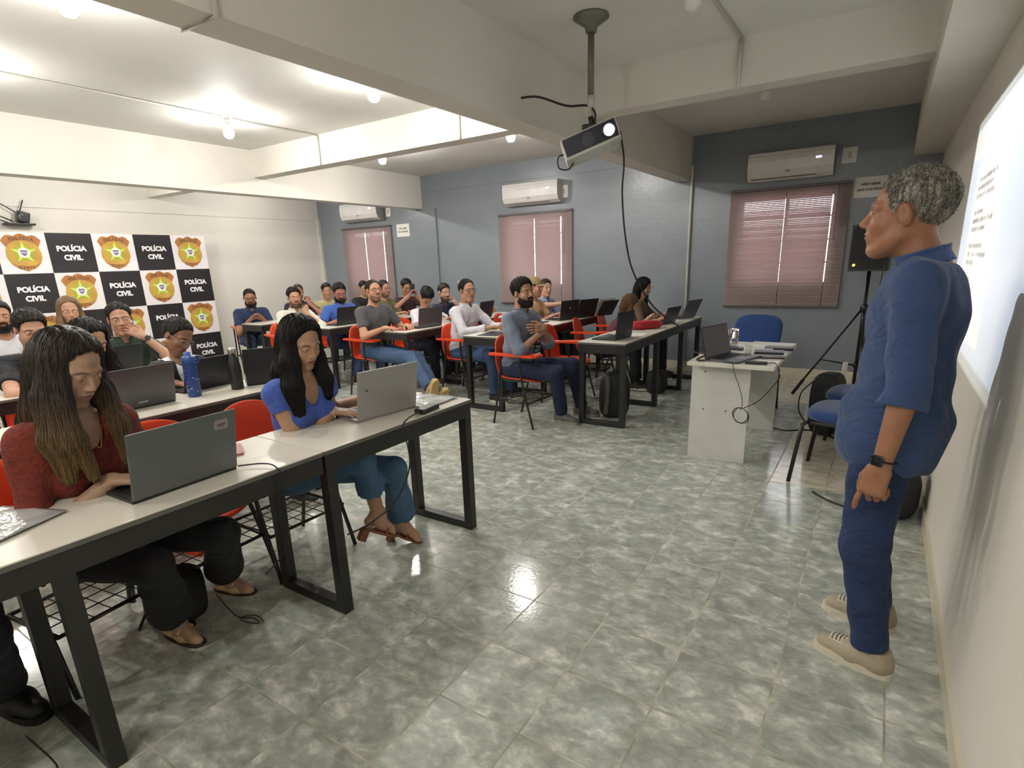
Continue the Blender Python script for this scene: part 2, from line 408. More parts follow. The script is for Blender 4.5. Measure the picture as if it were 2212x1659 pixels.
# ---- laptops : hinge along local y at origin, user at -x ----
M_key=mat('keyboard_keys','17181A',.5)
def laptop(name,loc,rz,w,h,tilt,ml,mb_,label,sticker=None,depth=.235,screen=None):
    t=thing(name,label,'laptop',loc,rz,'laptops on the tables')
    MB().box((-depth,-w/2,0),(0,w/2,.014),.003).build('base',mb_,t)
    b=MB()
    for i in range(5):
        for j in range(13):
            x0=-depth*.40+i*.018-.02; y0=-w*.43+j*(w*.86/13); b.box((x0,y0,.014),(x0+.015,y0+w*.86/13-.003,.016))
    b.build('keyboard',M_key,t)
    MB().box((-depth+.02,-.05,.0138),(-depth+.085,.05,.0148)).build('trackpad',mat('trackpad','55565A',.3),t)
    T=TR(ry=tilt)
    MB().box((-.003,-w/2,.012),(.004,w/2,h),.0028,M=T).build('lid',ml,t)
    MB().box((-.0042,-w/2+.008,.02),(-.003,w/2-.008,h-.008),M=T).build('screen',screen or mat('laptop_screen','0E1014',.12,emit='9DB4C8',es=.35),t)
    if sticker=='tag':
        T2=T@TR(.0041,w/2-.055,h-.045,ry=PI/2,rz=0)
        MB().prism(rrect(.036,.05,.006),0,.0008,M=T2).build('sticker',mat('grey_sticker','8F8583',.5),t)
        b=MB(); b.box((-.003,-.016,.0009),(.003,.016,.0012),M=T2); b.box((.006,-.010,.0009),(.009,.010,.0012),M=T2); b.build('sticker_print',mat('sticker_ink','5B4A47',.6),t)
    if sticker=='dot':
        MB().prism(rrect(.006,.016,.002,cx=0),0,.0006,M=T@TR(.0041,-w*.36,h*.62,ry=PI/2)).build('emblem',mat('emblem','2A2B2D',.3),t)
    if sticker=='logo':
        MB().prism(rrect(.012,.05,.003),0,.0006,M=T@TR(.0041,0,h*.16,ry=PI/2)).build('emblem',mat('emblem2','8E9093',.3),t)
    if sticker=='white':
        MB().prism([(-.012,-.006),(.012,-.008),(.014,.003),(0,.009),(-.012,.004)],0,.0006,M=T@TR(.0041,0,h*.62,ry=PI/2)).build('emblem',mat('emblem3','D8D8DA',.3),t)
    return t
Z=TZ
M_gm=mat('gunmetal','6A6F70',.34,metal=.55,var=.04); M_sil=mat('silver_metal','A5A3A2',.36,metal=.5,var=.03); M_silb=mat('pinkish_silver','9A8F92',.35,metal=.4)
M_blklid=mat('black_lid','242628',.42,metal=.1); M_whl=mat('white_lid','D9D7D8',.4); M_grl=mat('grey_lid','55575A',.38,metal=.4)
laptop('laptop',(-1.925,.875,Z),math.radians(2),.36,.243,math.radians(12),M_gm,M_dkp,'large dark grey laptop with corner sticker on the nearest table','tag')
laptop('laptop',(-1.97,1.87,Z),math.radians(-7),.355,.250,math.radians(10),M_sil,M_silb,'silver laptop in front of the woman in blue blouse','dot')
laptop('laptop',(-3.33,1.365,Z),0,.345,.240,math.radians(14),M_grl,M_dkp,'grey laptop on the second row left of the blue bottle','logo')
laptop('laptop',(-3.49,1.83,Z),math.radians(4),.34,.215,math.radians(18),M_blklid,M_dkp,'black laptop between the blue bottle and the black bottle')
laptop('laptop',(-3.24,2.12,Z),math.radians(-28),.33,.235,math.radians(2),M_blklid,M_dkp,'black laptop at aisle end of second row, behind the dark-haired woman')
laptop('laptop',(-4.62,1.78,Z),0,.34,.225,math.radians(14),M_blklid,M_dkp,'black laptop in front of man in dark green shirt')
laptop('laptop',(-5.72,4.90,Z),math.radians(-3),.36,.235,math.radians(12),M_blklid,M_dkp,'black laptop in front of man in bright blue shirt')
laptop('laptop',(-4.42,5.00,Z),math.radians(-8),.36,.235,math.radians(9),M_grl,M_dkp,'grey laptop in front of man in white t-shirt bending down')
laptop('laptop',(-4.36,6.02,Z),math.radians(5),.35,.235,math.radians(14),M_blklid,M_dkp,'black laptop just right of man in white dress shirt','logo')
laptop('laptop',(-3.78,5.95,Z+.05),math.radians(25),.34,.24,math.radians(10),M_whl,M_whl,'white laptop left of the grey-shirted bearded man')
laptop('laptop',(-3.20,6.18,Z),math.radians(-12),.35,.24,math.radians(8),M_blklid,M_dkp,'black laptop with small white emblem right of the bearded man','white')
laptop('laptop',(-3.12,6.50,Z),math.radians(-18),.34,.24,math.radians(16),M_blklid,M_dkp,'black laptop left of the white paper sheet below middle window')
laptop('laptop',(-1.93,4.80,Z),math.radians(-4),.33,.25,math.radians(6),M_blklid,M_dkp,'black laptop seen nearly edge on at aisle end of front row')
laptop('laptop',(-1.93,6.08,Z),math.radians(-10),.30,.20,math.radians(22),M_blklid,M_dkp,'small black laptop beyond the red bag')
laptop('laptop',(-1.90,6.70,Z),math.radians(-14),.32,.24,math.radians(24),M_grl,M_dkp,'dark laptop at far end of front row by the white pipe')
# ---- bottles ----
M_blu=mat('blue_bottle','1F3D7E',.35); M_bk2=mat('matt_black_bottle','17171A',.45); M_chr=mat('brushed_steel','C9C9C9',.25,metal=1.0)
t=thing('water_bottle','blue water bottle with white stars and carry loop on second row table','bottle',(-3.35,1.66,Z))
MB().lathe([(0,0),(.034,0),(.037,.004),(.037,.19),(.035,.198),(.036,.2)],24).build('body',M_blu,t)
MB().lathe([(.0355,.2),(.0365,.205),(.0365,.232),(.030,.240),(.02,.243),(.019,.262),(.014,.266),(0,.266)],24).build('cap',mat('blue_cap','27508F',.3),t)
MB().tube(smooth_path([(.0,.034,.228),(.0,.056,.232),(.0,.060,.215),(.0,.052,.195),(0,.036,.200)],5),.006,8).build('carry_loop',mat('blue_cap','27508F',.3),t)
b=MB()
for k in range(12):
    a=RNG.uniform(-1.2,1.2); z=RNG.uniform(.03,.18); r=RNG.uniform(.003,.006)
    st=[((r if i%2==0 else r*.4)*math.cos(i*PI/5),(r if i%2==0 else r*.4)*math.sin(i*PI/5)) for i in range(10)]
    b.prism(st,0,.0006,M=TR(.0371*math.cos(a-.6),.0371*math.sin(a-.6),z)@TR(ry=PI/2) if False else TR(0,0,z)@TR(rz=a-.6)@TR(.0371)@TR(ry=PI/2))
b.build('star_print',mat('white_print','E4E6EA',.5),t)
t=thing('water_bottle','slim black bottle with silver cap on second row table','bottle',(-3.30,1.90,Z))
MB().lathe([(0,0),(.033,0),(.0365,.006),(.0365,.13),(.034,.16),(.026,.19),(.021,.205),(.020,.225),(0,.226)],24).build('body',M_bk2,t)
MB().lathe([(.021,.224),(.0225,.228),(.0225,.252),(.020,.257),(0,.258)],20).build('cap',M_chr,t)
# ---- phones, folders, papers ----
t=thing('phone','phone in dusty pink case lying behind the dark grey laptop','phone',(-2.14,1.165,Z),math.radians(62))
MB().prism(rrect(.072,.152,.012),0,.010,M=TR(rz=0)).build('case',mat('pink_case','A86A62',.5),t)
MB().prism(rrect(.034,.036,.008,cx=-.014,cy=-.052),.010,.0122).build('camera_bump',mat('pink_lens_plate','8E736E',.35),t)
b=MB()
for (x,y) in ((-.021,-.060),(-.007,-.052),(-.021,-.044)): b.lathe([(0,.0122),(.006,.0122),(.006,.0136),(0,.0137)],10,c=(x,y))
b.build('lens',M_ink,t)
M_clear=mat('clear_plastic_sleeve','C8CCCB',.12,metal=.35,var=.35,vs=9,bump=.8,bs=11,bdist=.02)
def sheetmesh(w,d,amp,seed,z=.004):
    rs=np.random.RandomState(seed); ph=rs.rand(6)*6
    def fn(a,b): return ((a-.5)*d,(b-.5)*w,z+amp*(.5+.5*math.sin(a*9+ph[0]+2*math.sin(b*5+ph[1])))*(math.sin(PI*a)**.5 if 0<a<1 else 0)*(math.sin(PI*b)**.4 if 0<b<1 else 0))
    return MB().grid(fn,22,22)
o=sheetmesh(.33,.25,.014,1,.008).build('plastic_folder',M_clear,solid=.002); o.location=(-2.10,.365,Z); o.rotation_euler=(0,0,math.radians(22)); tag(o,'glossy clear plastic folder at bottom left corner of nearest table','folder')
o=sheetmesh(.26,.24,.012,2,.008).build('plastic_folder',M_clear,solid=.002); o.location=(-1.99,2.17,Z); o.rotation_euler=(0,0,math.radians(2)); tag(o,'glossy plastic folder at aisle end of the silver laptop table','folder')
M_paper=mat('paper','E2E0DA',.7,var=.02)
def flat(name,c,w,d,rz,m,label,cat,hh=.003,zz=Z,corner=.0):
    o=MB().prism(rrect(d,w,corner,3) if corner else [(-d/2,-w/2),(d/2,-w/2),(d/2,w/2),(-d/2,w/2)],0,hh).build(name,m); o.location=(c[0],c[1],zz); o.rotation_euler=(0,0,math.radians(rz)); return tag(o,label,cat)
flat('sunglasses_case',(-2.13,2.10),.13,.055,20,M_dkp,'small dark case beside the silver laptop on the plastic folder','case',.02,Z+.022,.015)
flat('document_folder',(-3.30,4.70),.30,.22,6,mat('dark_blue_folder','1B2638',.3),'dark folder on aisle end of white shirt man\'s table','folder',.006)
flat('document_folder',(-4.57,4.74),.26,.19,10,mat('red_folder','8C2A33',.4),'dark red folder at aisle end of table before grey t-shirt man','folder',.006)
flat('paper_sheet',(-3.40,2.0),.16,.12,20,M_paper,'white paper beside the slim black bottle','paper',.002)
flat('paper_sheet',(-1.97,5.08),.22,.28,4,M_paper,'white papers between black laptop and red bag on front row','paper',.004)
flat('paper_sheet',(-3.52,5.9),.30,.22,5,M_paper,'white papers under the white laptop','paper',.004)
flat('phone',(-3.35,5.86),.15,.075,20,mat('purple_dark','2A2640',.3),'dark phone on papers before the bearded man\'s right','phone',.008,Z,.01)
t=thing('open_document','white sheet standing open right of the black laptops below middle window','paper',(-3.02,6.78,Z),math.radians(-18))
MB().box((-.002,-.15,0),(.002,.15,.235),M=TR(ry=math.radians(20))).build('sheet',M_paper,t)
MB().box((-.004,-.15,0),(.0,.15,.23),M=TR(.03,ry=math.radians(32))).build('backing_board',M_dkp,t)
o=MB().lathe([(.0,0),(.05,0),(.058,.003),(.055,.006),(.0,.003)],22).build('glow_dish',M_whl); o.location=(-1.90,6.36,Z); tag(o,'small white dish standing in for a blue glowing light beyond small laptop','dish')  # plain dish put in place of a small blue light, no emission
# red bag
b=MB(); 
def bag(a,b_):
    th=2*PI*a; ph=PI*(b_-.5); cx=math.copysign(abs(math.cos(ph))**.5,1); ex=lambda q:math.copysign(abs(q)**.6,q)
    return (.085*cx*ex(math.cos(th)),.19*cx*ex(math.sin(th)),.042+.042*math.copysign(abs(math.sin(ph))**.8,math.sin(ph)))
b.grid(bag,30,14); t=thing('pouch','red padded pouch on front row table','bag',(-2.01,5.58,Z),math.radians(-38))
b.build('pouch_body',mat('red_leather','A32124',.42,bump=.3,bs=60),t)
MB().tube([(.087*math.cos(2*PI*k/30),.19*math.sin(2*PI*k/30)*1.0,.045) for k in range(30)],.004,6,closed=True).build('zip',mat('red_zip','5E1013',.5),t)
# coaster rings + marks on table
o=MB().tube([(.055*math.cos(2*PI*k/28),.055*math.sin(2*PI*k/28),0) for k in range(28)],.0012,4,closed=True).build('hair_tie',M_whl); o.location=(-2.05,1.50,Z+.0015); tag(o,'thin pale ring lying on the white table between laptops','ring')
# cables
M_cab=mat('black_cable','141414',.5)
def cable(name,pts,r,label,m=M_cab,cat='cable',n=7):
    o=MB().tube(smooth_path(pts,n),r,6).build(name,m); return tag(o,label,cat)
t=thing('power_adapter','black power adapter with cord beside silver laptop hanging over table front','adapter',(-1.845,2.02,Z),math.radians(8))
MB().box((-.03,-.07,0),(.03,.07,.026),.006).build('adapter_block',M_dkp,t)
MB().tube(smooth_path([(.01,-.07,.012),(.02,-.14,.02),(.035,-.24,.012),(.062,-.30,-.02),(.085,-.30,-.08),(.08,-.30,-.20),(.03,-.36,-.34),(-.05,-.45,-.42),(-.10,-.55,-.44)],7),.0038,6).build('cord',M_cab,t)
cable('laptop_cable',[(-1.93,1.06,Z+.01),(-1.86,1.12,Z+.012),(-1.80,1.13,Z+.004),(-1.785,1.135,Z-.05),(-1.79,1.12,Z-.3),(-1.85,1.05,.35)],.003,'thin cable from dark grey laptop over the table edge')
# small white mouse-like thing right of silver laptop skipped
# ---- teacher desk ----
M_dk=mat('grey_white_board','C9C8C2',.45,bump=.1,bs=250); M_dt=mat('desk_top_board','D3D0C4',.35)
t=thing('teacher_desk','small white panel desk with teacher laptop near the window wall','desk',(-.82,4.55,0))
MB().box((-.285,-.60,.722),(.285,.52,.750),.004).build('desktop',M_dt,t)
MB().box((-.285,-.455,0),(.12,-.430,.722)).build('side_panel',M_dk,t); MB().box((-.285,.50,0),(.17,.52,.722)).build('side_panel',M_dk,t)
MB().box((-.26,-.43,.45),(-.242,.50,.722)).build('modesty_panel',M_dk,t)
b=MB()
for (x,z) in ((-.19,.66),(-.19,.38),(-.03,.38)): b.lathe([(0,0),(.006,0),(.006,.002),(0,.002)],8,M=TR(x,-.455,z,rx=PI/2))
b.build('screw_cap',M_edge,t)
DZ=.751
laptop('laptop',(-.95,4.21,DZ),math.radians(180-16),.36,.235,math.radians(14),M_blklid,M_grl,'dark laptop open on the white teacher desk',screen=mat('grey_screen','4E4A50',.35,var=.1,vs=3))
M_gl=mat('drinking_glass','FFFFFF',.03,var=0,trans=1.0); M_gl.node_tree.nodes['Principled BSDF'].inputs['IOR'].default_value=1.18
def tumbler(x,y,label,s=1.0):
    o=MB().lathe([(0,.004),(.026*s,.004),(.036*s,.12*s),(.038*s,.12*s),(.028*s,0),(0,0)],20).build('drinking_glass',M_gl); o.location=(x,y,DZ); return tag(o,label,'glass','clear tumblers on the teacher desk')
tumbler(-1.0,4.95,'clear glass tumbler standing in front of the blue chair back'); tumbler(-1.06,4.86,'clear glass tumbler just behind the teacher laptop lid')
o=MB().lathe([(0,.003),(.021,.003),(.031,.062),(.033,.063),(.023,0),(0,0)],18).build('paper_cup',mat('cup_white','DEDDD2',.6)); o.location=(-.80,4.46,DZ); tag(o,'small white plastic cup beside the teacher laptop','cup')
flat('phone',(-.60,4.31),.085,.155,10,mat('dark_leather','2C221E',.4),'dark phone at the edge of teacher desk right of laptop','phone',.011,DZ,.014)
flat('notebook',(-.66,4.52),.13,.20,8,M_dkp,'black notebook behind the phone on teacher desk','notebook',.016,DZ,.008)
flat('notebook',(-.62,4.72),.12,.20,4,mat('dark_case2','201D24',.4),'dark case under papers on teacher desk','case',.02,DZ,.008)
flat('document_pile',(-.70,4.92),.20,.32,-4,M_paper,'loose white papers on the far corner of teacher desk','paper',.012,DZ)
flat('document_pile',(-.74,4.68),.11,.16,12,M_paper,'small stack of white notes between cup and dark case','paper',.014,DZ)
flat('wallet',(-.93,4.62),.10,.14,-10,mat('purple_dark','2A2640',.3),'dark purple wallet behind the plastic cup','wallet',.018,DZ,.01)
flat('paper_sheet',(-1.03,4.25),.2,.14,15,M_paper,'white paper under the back of teacher laptop','paper',.002,DZ)
t=thing('power_adapter','slim dark power brick on front edge of teacher desk with hanging cord','adapter',(-.66,4.02,DZ),math.radians(5))
MB().box((-.07,-.018,0),(.07,.018,.02),.005).build('adapter_block',M_dkp,t)
MB().tube(smooth_path([(.07,0,.01),(.12,.03,.005),(.142,.06,-.06),(.14,.1,-.12),(.04,.0,-.25),(-.05,-.05,-.30)],6),.003,6).build('cord',M_cab,t)
coil=[(-.86,4.0,DZ+.004),(-.80,3.955,DZ+.004),(-.78,3.935,.70),(-.74,3.94,.60),(-.715,3.95,.50),(-.72,3.95,.44)]
for k in range(22): a=k*.9; coil.append((-.72+.045*math.sin(a)+.012*math.sin(k),3.95+.01*math.cos(a*1.3),.40+.055*math.cos(a+.3)))
cable('coiled_cable',coil,.0022,'thin cable with coiled loop hanging off the front of teacher desk',n=5)
cable('laptop_strap',[(-1.12,4.18,DZ+.03),(-1.02,4.12,DZ+.03),(-1.05,4.0,DZ+.01),(-1.0,3.98,DZ+.01),(-.96,4.06,DZ+.01)],.006,'thick black cable looping beside teacher laptop')
cable('floor_cable',[(-.66,5.11,.012),(-.56,5.08,.006),(-.40,5.18,.006),(-.28,5.15,.006),(-.1,4.9,.006),(.1,4.7,.006)],.006,'black cable on the floor from desk to behind the standing man')
cable('floor_strap',[(-.215,3.75,.012),(-.19,3.72,.008),(-.12,3.66,.006),(-.03,3.60,.008),(.06,3.56,.01)],.006,'black strap end lying on the floor left of standing man')
# ---- blue office chairs ----
M_bf=mat('blue_fabric','1B3C74',.9,bump=.5,bs=500,sheen=.3)
def blue_chair(x,y,rz,label):
    t=thing('visitor_chair',label,'chair',(x,y,0),rz,'blue padded chairs')
    def pad(sx,sy,sz,cz,cx,ry=0):
        b=MB()
        def fn(a,c):
            th=2*PI*a; ph=PI*(c-.5); e=lambda q,p:math.copysign(abs(q)**p,q)
            return (cx+sx*e(math.cos(ph),.45)*e(math.cos(th),.62),sy*e(math.cos(ph),.45)*e(math.sin(th),.62),cz+sz*e(math.sin(ph),.75))
        return b.grid(fn,32,12)
    pad(.215,.235,.045,.455,0).build('seat',M_bf,t)
    MB().box((-.19,-.21,.395),(.19,.21,.425),.02).build('seat_shell',M_dkp,t)
    b=MB()
    def bk(a,c):
        th=2*PI*a; ph=PI*(c-.5); e=lambda q,p:math.copysign(abs(q)**p,q)
        return (-.245+.035*e(math.sin(ph),.8)-.05*e(math.cos(ph),.45)*e(math.sin(th),.62),.225*e(math.cos(ph),.45)*e(math.cos(th),.62),.74+.165*e(math.cos(ph),.45)*e(math.sin(th),.62))
    b.grid(bk,32,12).build('backrest',M_bf,t)
    MB().box((-.285,-.03,.40),(-.265,.03,.66),.006).build('back_support',M_leg,t)
    for sy in (-1,1):
        MB().tube([(.17,sy*.2,.42),(.20,sy*.235,.40),(.245,sy*.24,0)],.0135,8).build('leg',M_leg,t)
        MB().tube([(-.17,sy*.2,.42),(-.19,sy*.235,.40),(-.24,sy*.24,0)],.0135,8).build('leg',M_leg,t)
    return t
blue_chair(-1.0,5.62,math.radians(-95),'blue padded chair behind the teacher desk, only rounded back visible')
blue_chair(-.10,4.10,math.radians(172),'blue padded chair nearest the standing man, front leg visible')
blue_chair(-.04,4.68,math.radians(172),'second blue padded chair just beyond the first, beside speaker stand')
# ---- speaker on tripod ----
t=thing('speaker_stand','black tripod speaker stand by the window wall','stand',(-.14,6.75,0))
MB().tube([(0,0,.12),(0,0,1.27)],.0175,12).build('pole',M_leg,t)
MB().lathe([(.03,.86),(.035,.87),(.035,.93),(.03,.94)],14).build('collar',M_leg,t); MB().lathe([(.03,.30),(.033,.30),(.033,.34),(.03,.34)],14).build('collar',M_leg,t)
for a in (math.radians(205),math.radians(298),math.radians(85)):
    c,s_=math.cos(a),math.sin(a)
    l=MB().tube([(.03*c,.03*s_,.88),(.60*c,.60*s_,.02)],.012,8).build('leg',M_leg,t)
    MB().tube([(.50*c,.50*s_,.17),(.60*c,.60*s_,.012)],.018,8).build('rubber_foot',mat('rubber_maroon','2A1618',.6),l)
    MB().tube([(.03*c,.03*s_,.32),(.36*c,.36*s_,.385)],.008,6).build('brace',M_leg,t)
t=thing('loudspeaker','black loudspeaker with small amber light on the tripod stand','speaker',(-.14,6.78,1.27),math.radians(-100))
MB().prism([(-.16,-.14),(.13,-.17),(.15,-.16),(.15,.16),(.13,.17),(-.16,.14)],0,.44).build('cabinet',M_dkp,t)
MB().prism(rrect(.30,.40,.04,cx=0,cy=0),0,.008,M=TR(.151,0,.22,ry=PI/2,rz=0)@TR(rz=PI/2)).build('grille',mat('grille_black','121214',.7,bump=.6,bs=400),t)
MB().sphere((.163,-.11,.06),.012,10).build('indicator_light',mat('amber_light','FFB040',.3,emit='FFB040',es=6),t)
cable('speaker_cable',[(-.02,6.8,1.35),(-.04,6.85,1.1),(-.10,6.85,.8),(-.06,6.85,.4),(-.02,6.8,.01)],.004,'thin cable hanging behind the loudspeaker')
# ---- bags ----
M_bag=mat('black_nylon','17171A',.65,bump=.6,bs=40,bdist=.004); M_str=mat('grey_strap','4C4B45',.7,bump=.4,bs=300)
def blob(w,d,h,ex=.5):
    def fn(a,c):
        th=2*PI*a; ph=PI*(c-.5); e=lambda q,p:math.copysign(abs(q)**p,q); k=e(math.cos(ph),ex)
        wob=1+.05*math.sin(3*th+4*c)
        return (d/2*k*e(math.cos(th),ex)*wob,w/2*k*e(math.sin(th),ex)*wob*(1-.12*c),h/2+h/2*e(math.sin(ph),.6))
    return MB().grid(fn,36,20)
t=thing('backpack','black backpack with grey shoulder straps leaning by the front table leg','backpack',(-2.03,4.86,0),math.radians(-60))
blob(.30,.17,.44).build('main_body',M_bag,t)
for y in (-.075,.07): MB().tube(smooth_path([(.06,y,.42),(.115,y,.34),(.125,y*1.1,.2),(.10,y*1.25,.05)],5),.020,8,flat=.35).build('shoulder_strap',M_str,t)
MB().tube(smooth_path([(.05,-.03,.43),(.06,-.02,.47),(.06,.02,.47),(.05,.03,.43)],4),.008,6).build('carry_handle',M_bag,t)
t=thing('backpack','dark backpack on chair behind the second row table, left of black laptop','backpack',(-4.0,2.42,.0),.4); blob(.32,.2,.45).build('main_body',M_bag,t)
MB().tube(smooth_path([(.1,.05,.40),(.14,.06,.3),(.14,.07,.1)],5),.015,6,flat=.4).build('shoulder_strap',M_str,t)
t=thing('backpack','black backpack on floor between blue chairs and speaker stand, white tag on it','backpack',(-.27,5.15,0),-.3); blob(.30,.22,.52).build('main_body',M_bag,t)
MB().prism(rrect(.06,.2,.01),0,.006,M=TR(.06,.09,.50,rx=.2,ry=PI/2)@TR(rz=0)@TR(rz=PI/2)).build('white_tag',M_paper,t)
MB().tube(smooth_path([(-.09,-.1,.45),(-.16,-.14,.35),(-.17,-.13,.2),(-.12,-.1,.1)],5),.013,6,flat=.4).build('shoulder_strap',M_bag,t)
o=blob(.34,.24,.80,.4).build('equipment_case',M_dkp); o.location=(.02,6.05,0); tag(o,'tall dark case standing on floor behind the standing man','case')
o=blob(.30,.22,.30).build('duffel_bag',M_bag); o.location=(.20,3.66,0); tag(o,'black bag on floor against wall behind the standing man','bag')
o=blob(.25,.2,.26).build('duffel_bag',M_bag); o.location=(-2.0,6.0,0); tag(o,'black bag under front row table beyond the backpack','bag')
t=thing('crate','orange plastic crate on floor behind the empty orange chair','crate',(-3.02,1.36,0),.15)
b=MB(); b.box((-.11,-.08,0),(.11,.08,.012)); b.box((-.11,-.08,.012),(-.10,.08,.15)); b.box((.10,-.08,.012),(.11,.08,.15)); b.box((-.10,-.08,.012),(.10,-.07,.15)); b.box((-.10,.07,.012),(.10,.08,.15)); b.build('crate_box',M_or,t)
t=thing('handbag','black handbag with drawstring hanging from the rust red woman\'s chair','bag',(-2.40,.97,.0),.2)
blob(.2,.14,.25).build('bag_body',M_bag,t)
MB().tube(smooth_path([(0,-.08,.2),(.02,-.16,.16),(.03,-.22,.10)],4),.006,6).build('drawstring',M_bag,t)
cable('charging_cable',[(-2.05,.95,.25),(-2.03,1.0,.13),(-2.0,1.05,.10),(-2.02,1.08,.05),(-2.05,1.04,.07),(-2.02,1.01,.12),(-1.98,1.05,.12),(-2.0,1.09,.06)],.003,'thin looped cord near the beige loafers')
cable('charging_cable',[(-1.95,.30,.18),(-1.93,.34,.05),(-1.90,.33,.006),(-1.82,.36,.006),(-1.70,.30,.006),(-1.62,.33,.006)],.003,'thin black cord on floor at bottom left corner')
# ---- AC units, switches, signs, blinds ----
M_ac=mat('ac_white','DAD8D4',.3); M_acs=mat('ac_grey_side','A9A9A8',.4)
def ac(x0,x1,label,open_=False):
    w=x1-x0; t=thing('air_conditioner',label,'air conditioner',((x0+x1)/2,YG,2.28))
    prof=[(0,0),(-.10,.0),(-.165,.035),(-.195,.10),(-.2,.20),(-.19,.285),(-.17,.30),(0,.30)]
    b=MB(); n=len(prof); vs=[(-w/2,y,z) for y,z in prof]+[(w/2,y,z) for y,z in prof]
    b.mat(0).add(vs,[(i,(i+1)%n,n+(i+1)%n,n+i) for i in range(n)],False); b.mat(1).add(vs,[tuple(range(n-1,-1,-1)),tuple(range(n,2*n))]); b.build('housing',[M_ac,M_acs],t)
    MB().box((-w/2+.04,-.004,0),(w/2-.16,.004,.045),M=TR(0,-.150,.018,rx=-.85)).build('air_outlet',mat('vent_dark','3C3B3C',.5),t)
    b=MB(); b.box((-w/2+.04,-.008,.0),(w/2-.16,-.004,.016),M=TR(0,-.150,.018,rx=-.85)); b.build('louvre',M_acs,t)
    MB().prism(rrect(.05,.018,.008),0,.001,M=TR(-.01,-.197,.082,rx=PI/2)).build('emblem',mat('ac_emblem','8C8C90',.4),t)
    MB().prism(rrect(.06,.022,.01),0,.001,M=TR(w*.33,-.2005,.19,rx=PI/2)).build('display_light',mat('ac_display','C9C4FF',.3,emit='A79BFF',es=2.2),t)
    b=MB(); b.box((-w/2,-.199,.258),(w/2,-.192,.260)); b.build('panel_seam',M_acs,t)
    return t
ac(-8.56,-7.62,'air conditioner partly hidden behind the white beam, far left window'); ac(-4.95,-4.02,'air conditioner above the middle window'); ac(-1.50,-.62,'air conditioner with violet light above right window near the speaker')
def wall_plate(x,z,label,w=.125,h=.17,m=M_paper,sw=True):
    t=thing('wall_plate',label,'switch plate',(x,YG,z)); MB().box((-w/2,-.012,-h/2),(w/2,0,h/2),.004).build('plate',m,t)
    if sw: MB().box((-.012,-.016,-.03),(.018,-.012,.03),.002).build('switch',M_acs,t)
wall_plate(-.49,2.475,'white switch plate right of the right air conditioner',.14,.16); wall_plate(-4.01,2.42,'white switch plate right of the middle air conditioner'); wall_plate(-7.52,2.40,'white switch plate right of the far left air conditioner')
wall_plate(-6.0,1.14,'small white wall plate above the white shirt man',.07,.11,sw=False)
def sign(x,z,lines,label,w=.30,h=.21,ry=0):
    t=thing('paper_sign',label,'sign',(x,YG,z)); t.rotation_euler=(0,ry,0)
    MB().box((-w/2,-.004,-h/2),(w/2,-.001,h/2)).build('sheet',M_paper,t)
    b=MB()
    for i,l in enumerate(lines):
        v,f=text_mesh(l,.034,.0012); MB().add(v,f,False,TR(0,-.0055,.03-i*.055,rx=PI/2)).build('lettering',mat('ink','3A3938',.7),t)
sign(-7.20,2.07,['NÃO ABRIR','NAS CORTINAS'],'white paper notice right of the far left blind'); sign(-.255,2.13,['NÃO ABRIR','NAS CORTINAS'],'white paper notice partly hidden behind the standing man\'s head')
def blind_mat(name,col,tr):
    m,nt,b=newmat(name); nt.n.remove(b)
    d=nt.node('ShaderNodeBsdfDiffuse',ins={0:lin(col)}); tl=nt.node('ShaderNodeBsdfTranslucent',ins={0:lin(tr)})
    g=nt.node('ShaderNodeNewGeometry').outputs['Position']
    mx=nt.node('ShaderNodeMixShader'); mx.inputs[0].default_value=.36; nt.l.new(d.outputs[0],mx.inputs[1]); nt.l.new(tl.outputs[0],mx.inputs[2]); nt.l.new(mx.outputs[0],nt.n['Material Output'].inputs[0]); return m
M_bl=blind_mat('blind_slat','B3A5A3','D9BDB9')
def blind(xa,xb,z0,z1,cords,label,seed,ang):
    t=thing('venetian_blind',label,'blind',((xa+xb)/2,YG-.035,0)); w=xb-xa; h=w/2
    MB().box((-h,-.018,z1-.03),(h,.018,z1),.003).build('head_rail',mat('blind_rail','5A5556',.4),t)
    b=MB(); p=.0195; n=int((z1-z0-.05)/p); rs=np.random.RandomState(seed)
    for i in range(n):
        z=z1-.045-i*p; a=ang+rs.uniform(-.05,.05); dy,dz=.0125*math.cos(a),.0125*math.sin(a)
        segs=[]; x=-h
        for c in cords:
            cx=c-(xa+xb)/2; segs.append((x,cx-.004)); x=cx+.004
        segs.append((x,h))
        for (s0,s1) in segs: b.add([(s0,-dy,z-dz),(s1,-dy,z-dz),(s1,dy,z+dz),(s0,dy,z+dz)],[(0,1,2,3)])
    b.build('slats',M_bl,t,solid=.0008); MB().box((-h,-.012,z0),(h,.012,z0+.02),.003).build('bottom_rail',mat('blind_rail','5A5556',.4),t)
    MB().tube([(h-.12,-.02,z1-.03),(h-.12,-.02,z1-.62)],.0025,5).build('tilt_wand',mat('blind_rail','5A5556',.4),t)
    return t
blind(-8.73,-7.47,.84,2.18,(-8.13,-7.66),'venetian blind on the far left window, partly behind the beam',1,.94)
blind(-5.15,-3.87,.84,2.18,(-4.50,-4.05),'venetian blind on the middle window behind the seated men',2,.94)
blind(-1.70,-.43,.83,2.215,(-1.08,-.60),'venetian blind on right window, beside the loudspeaker',3,.90)
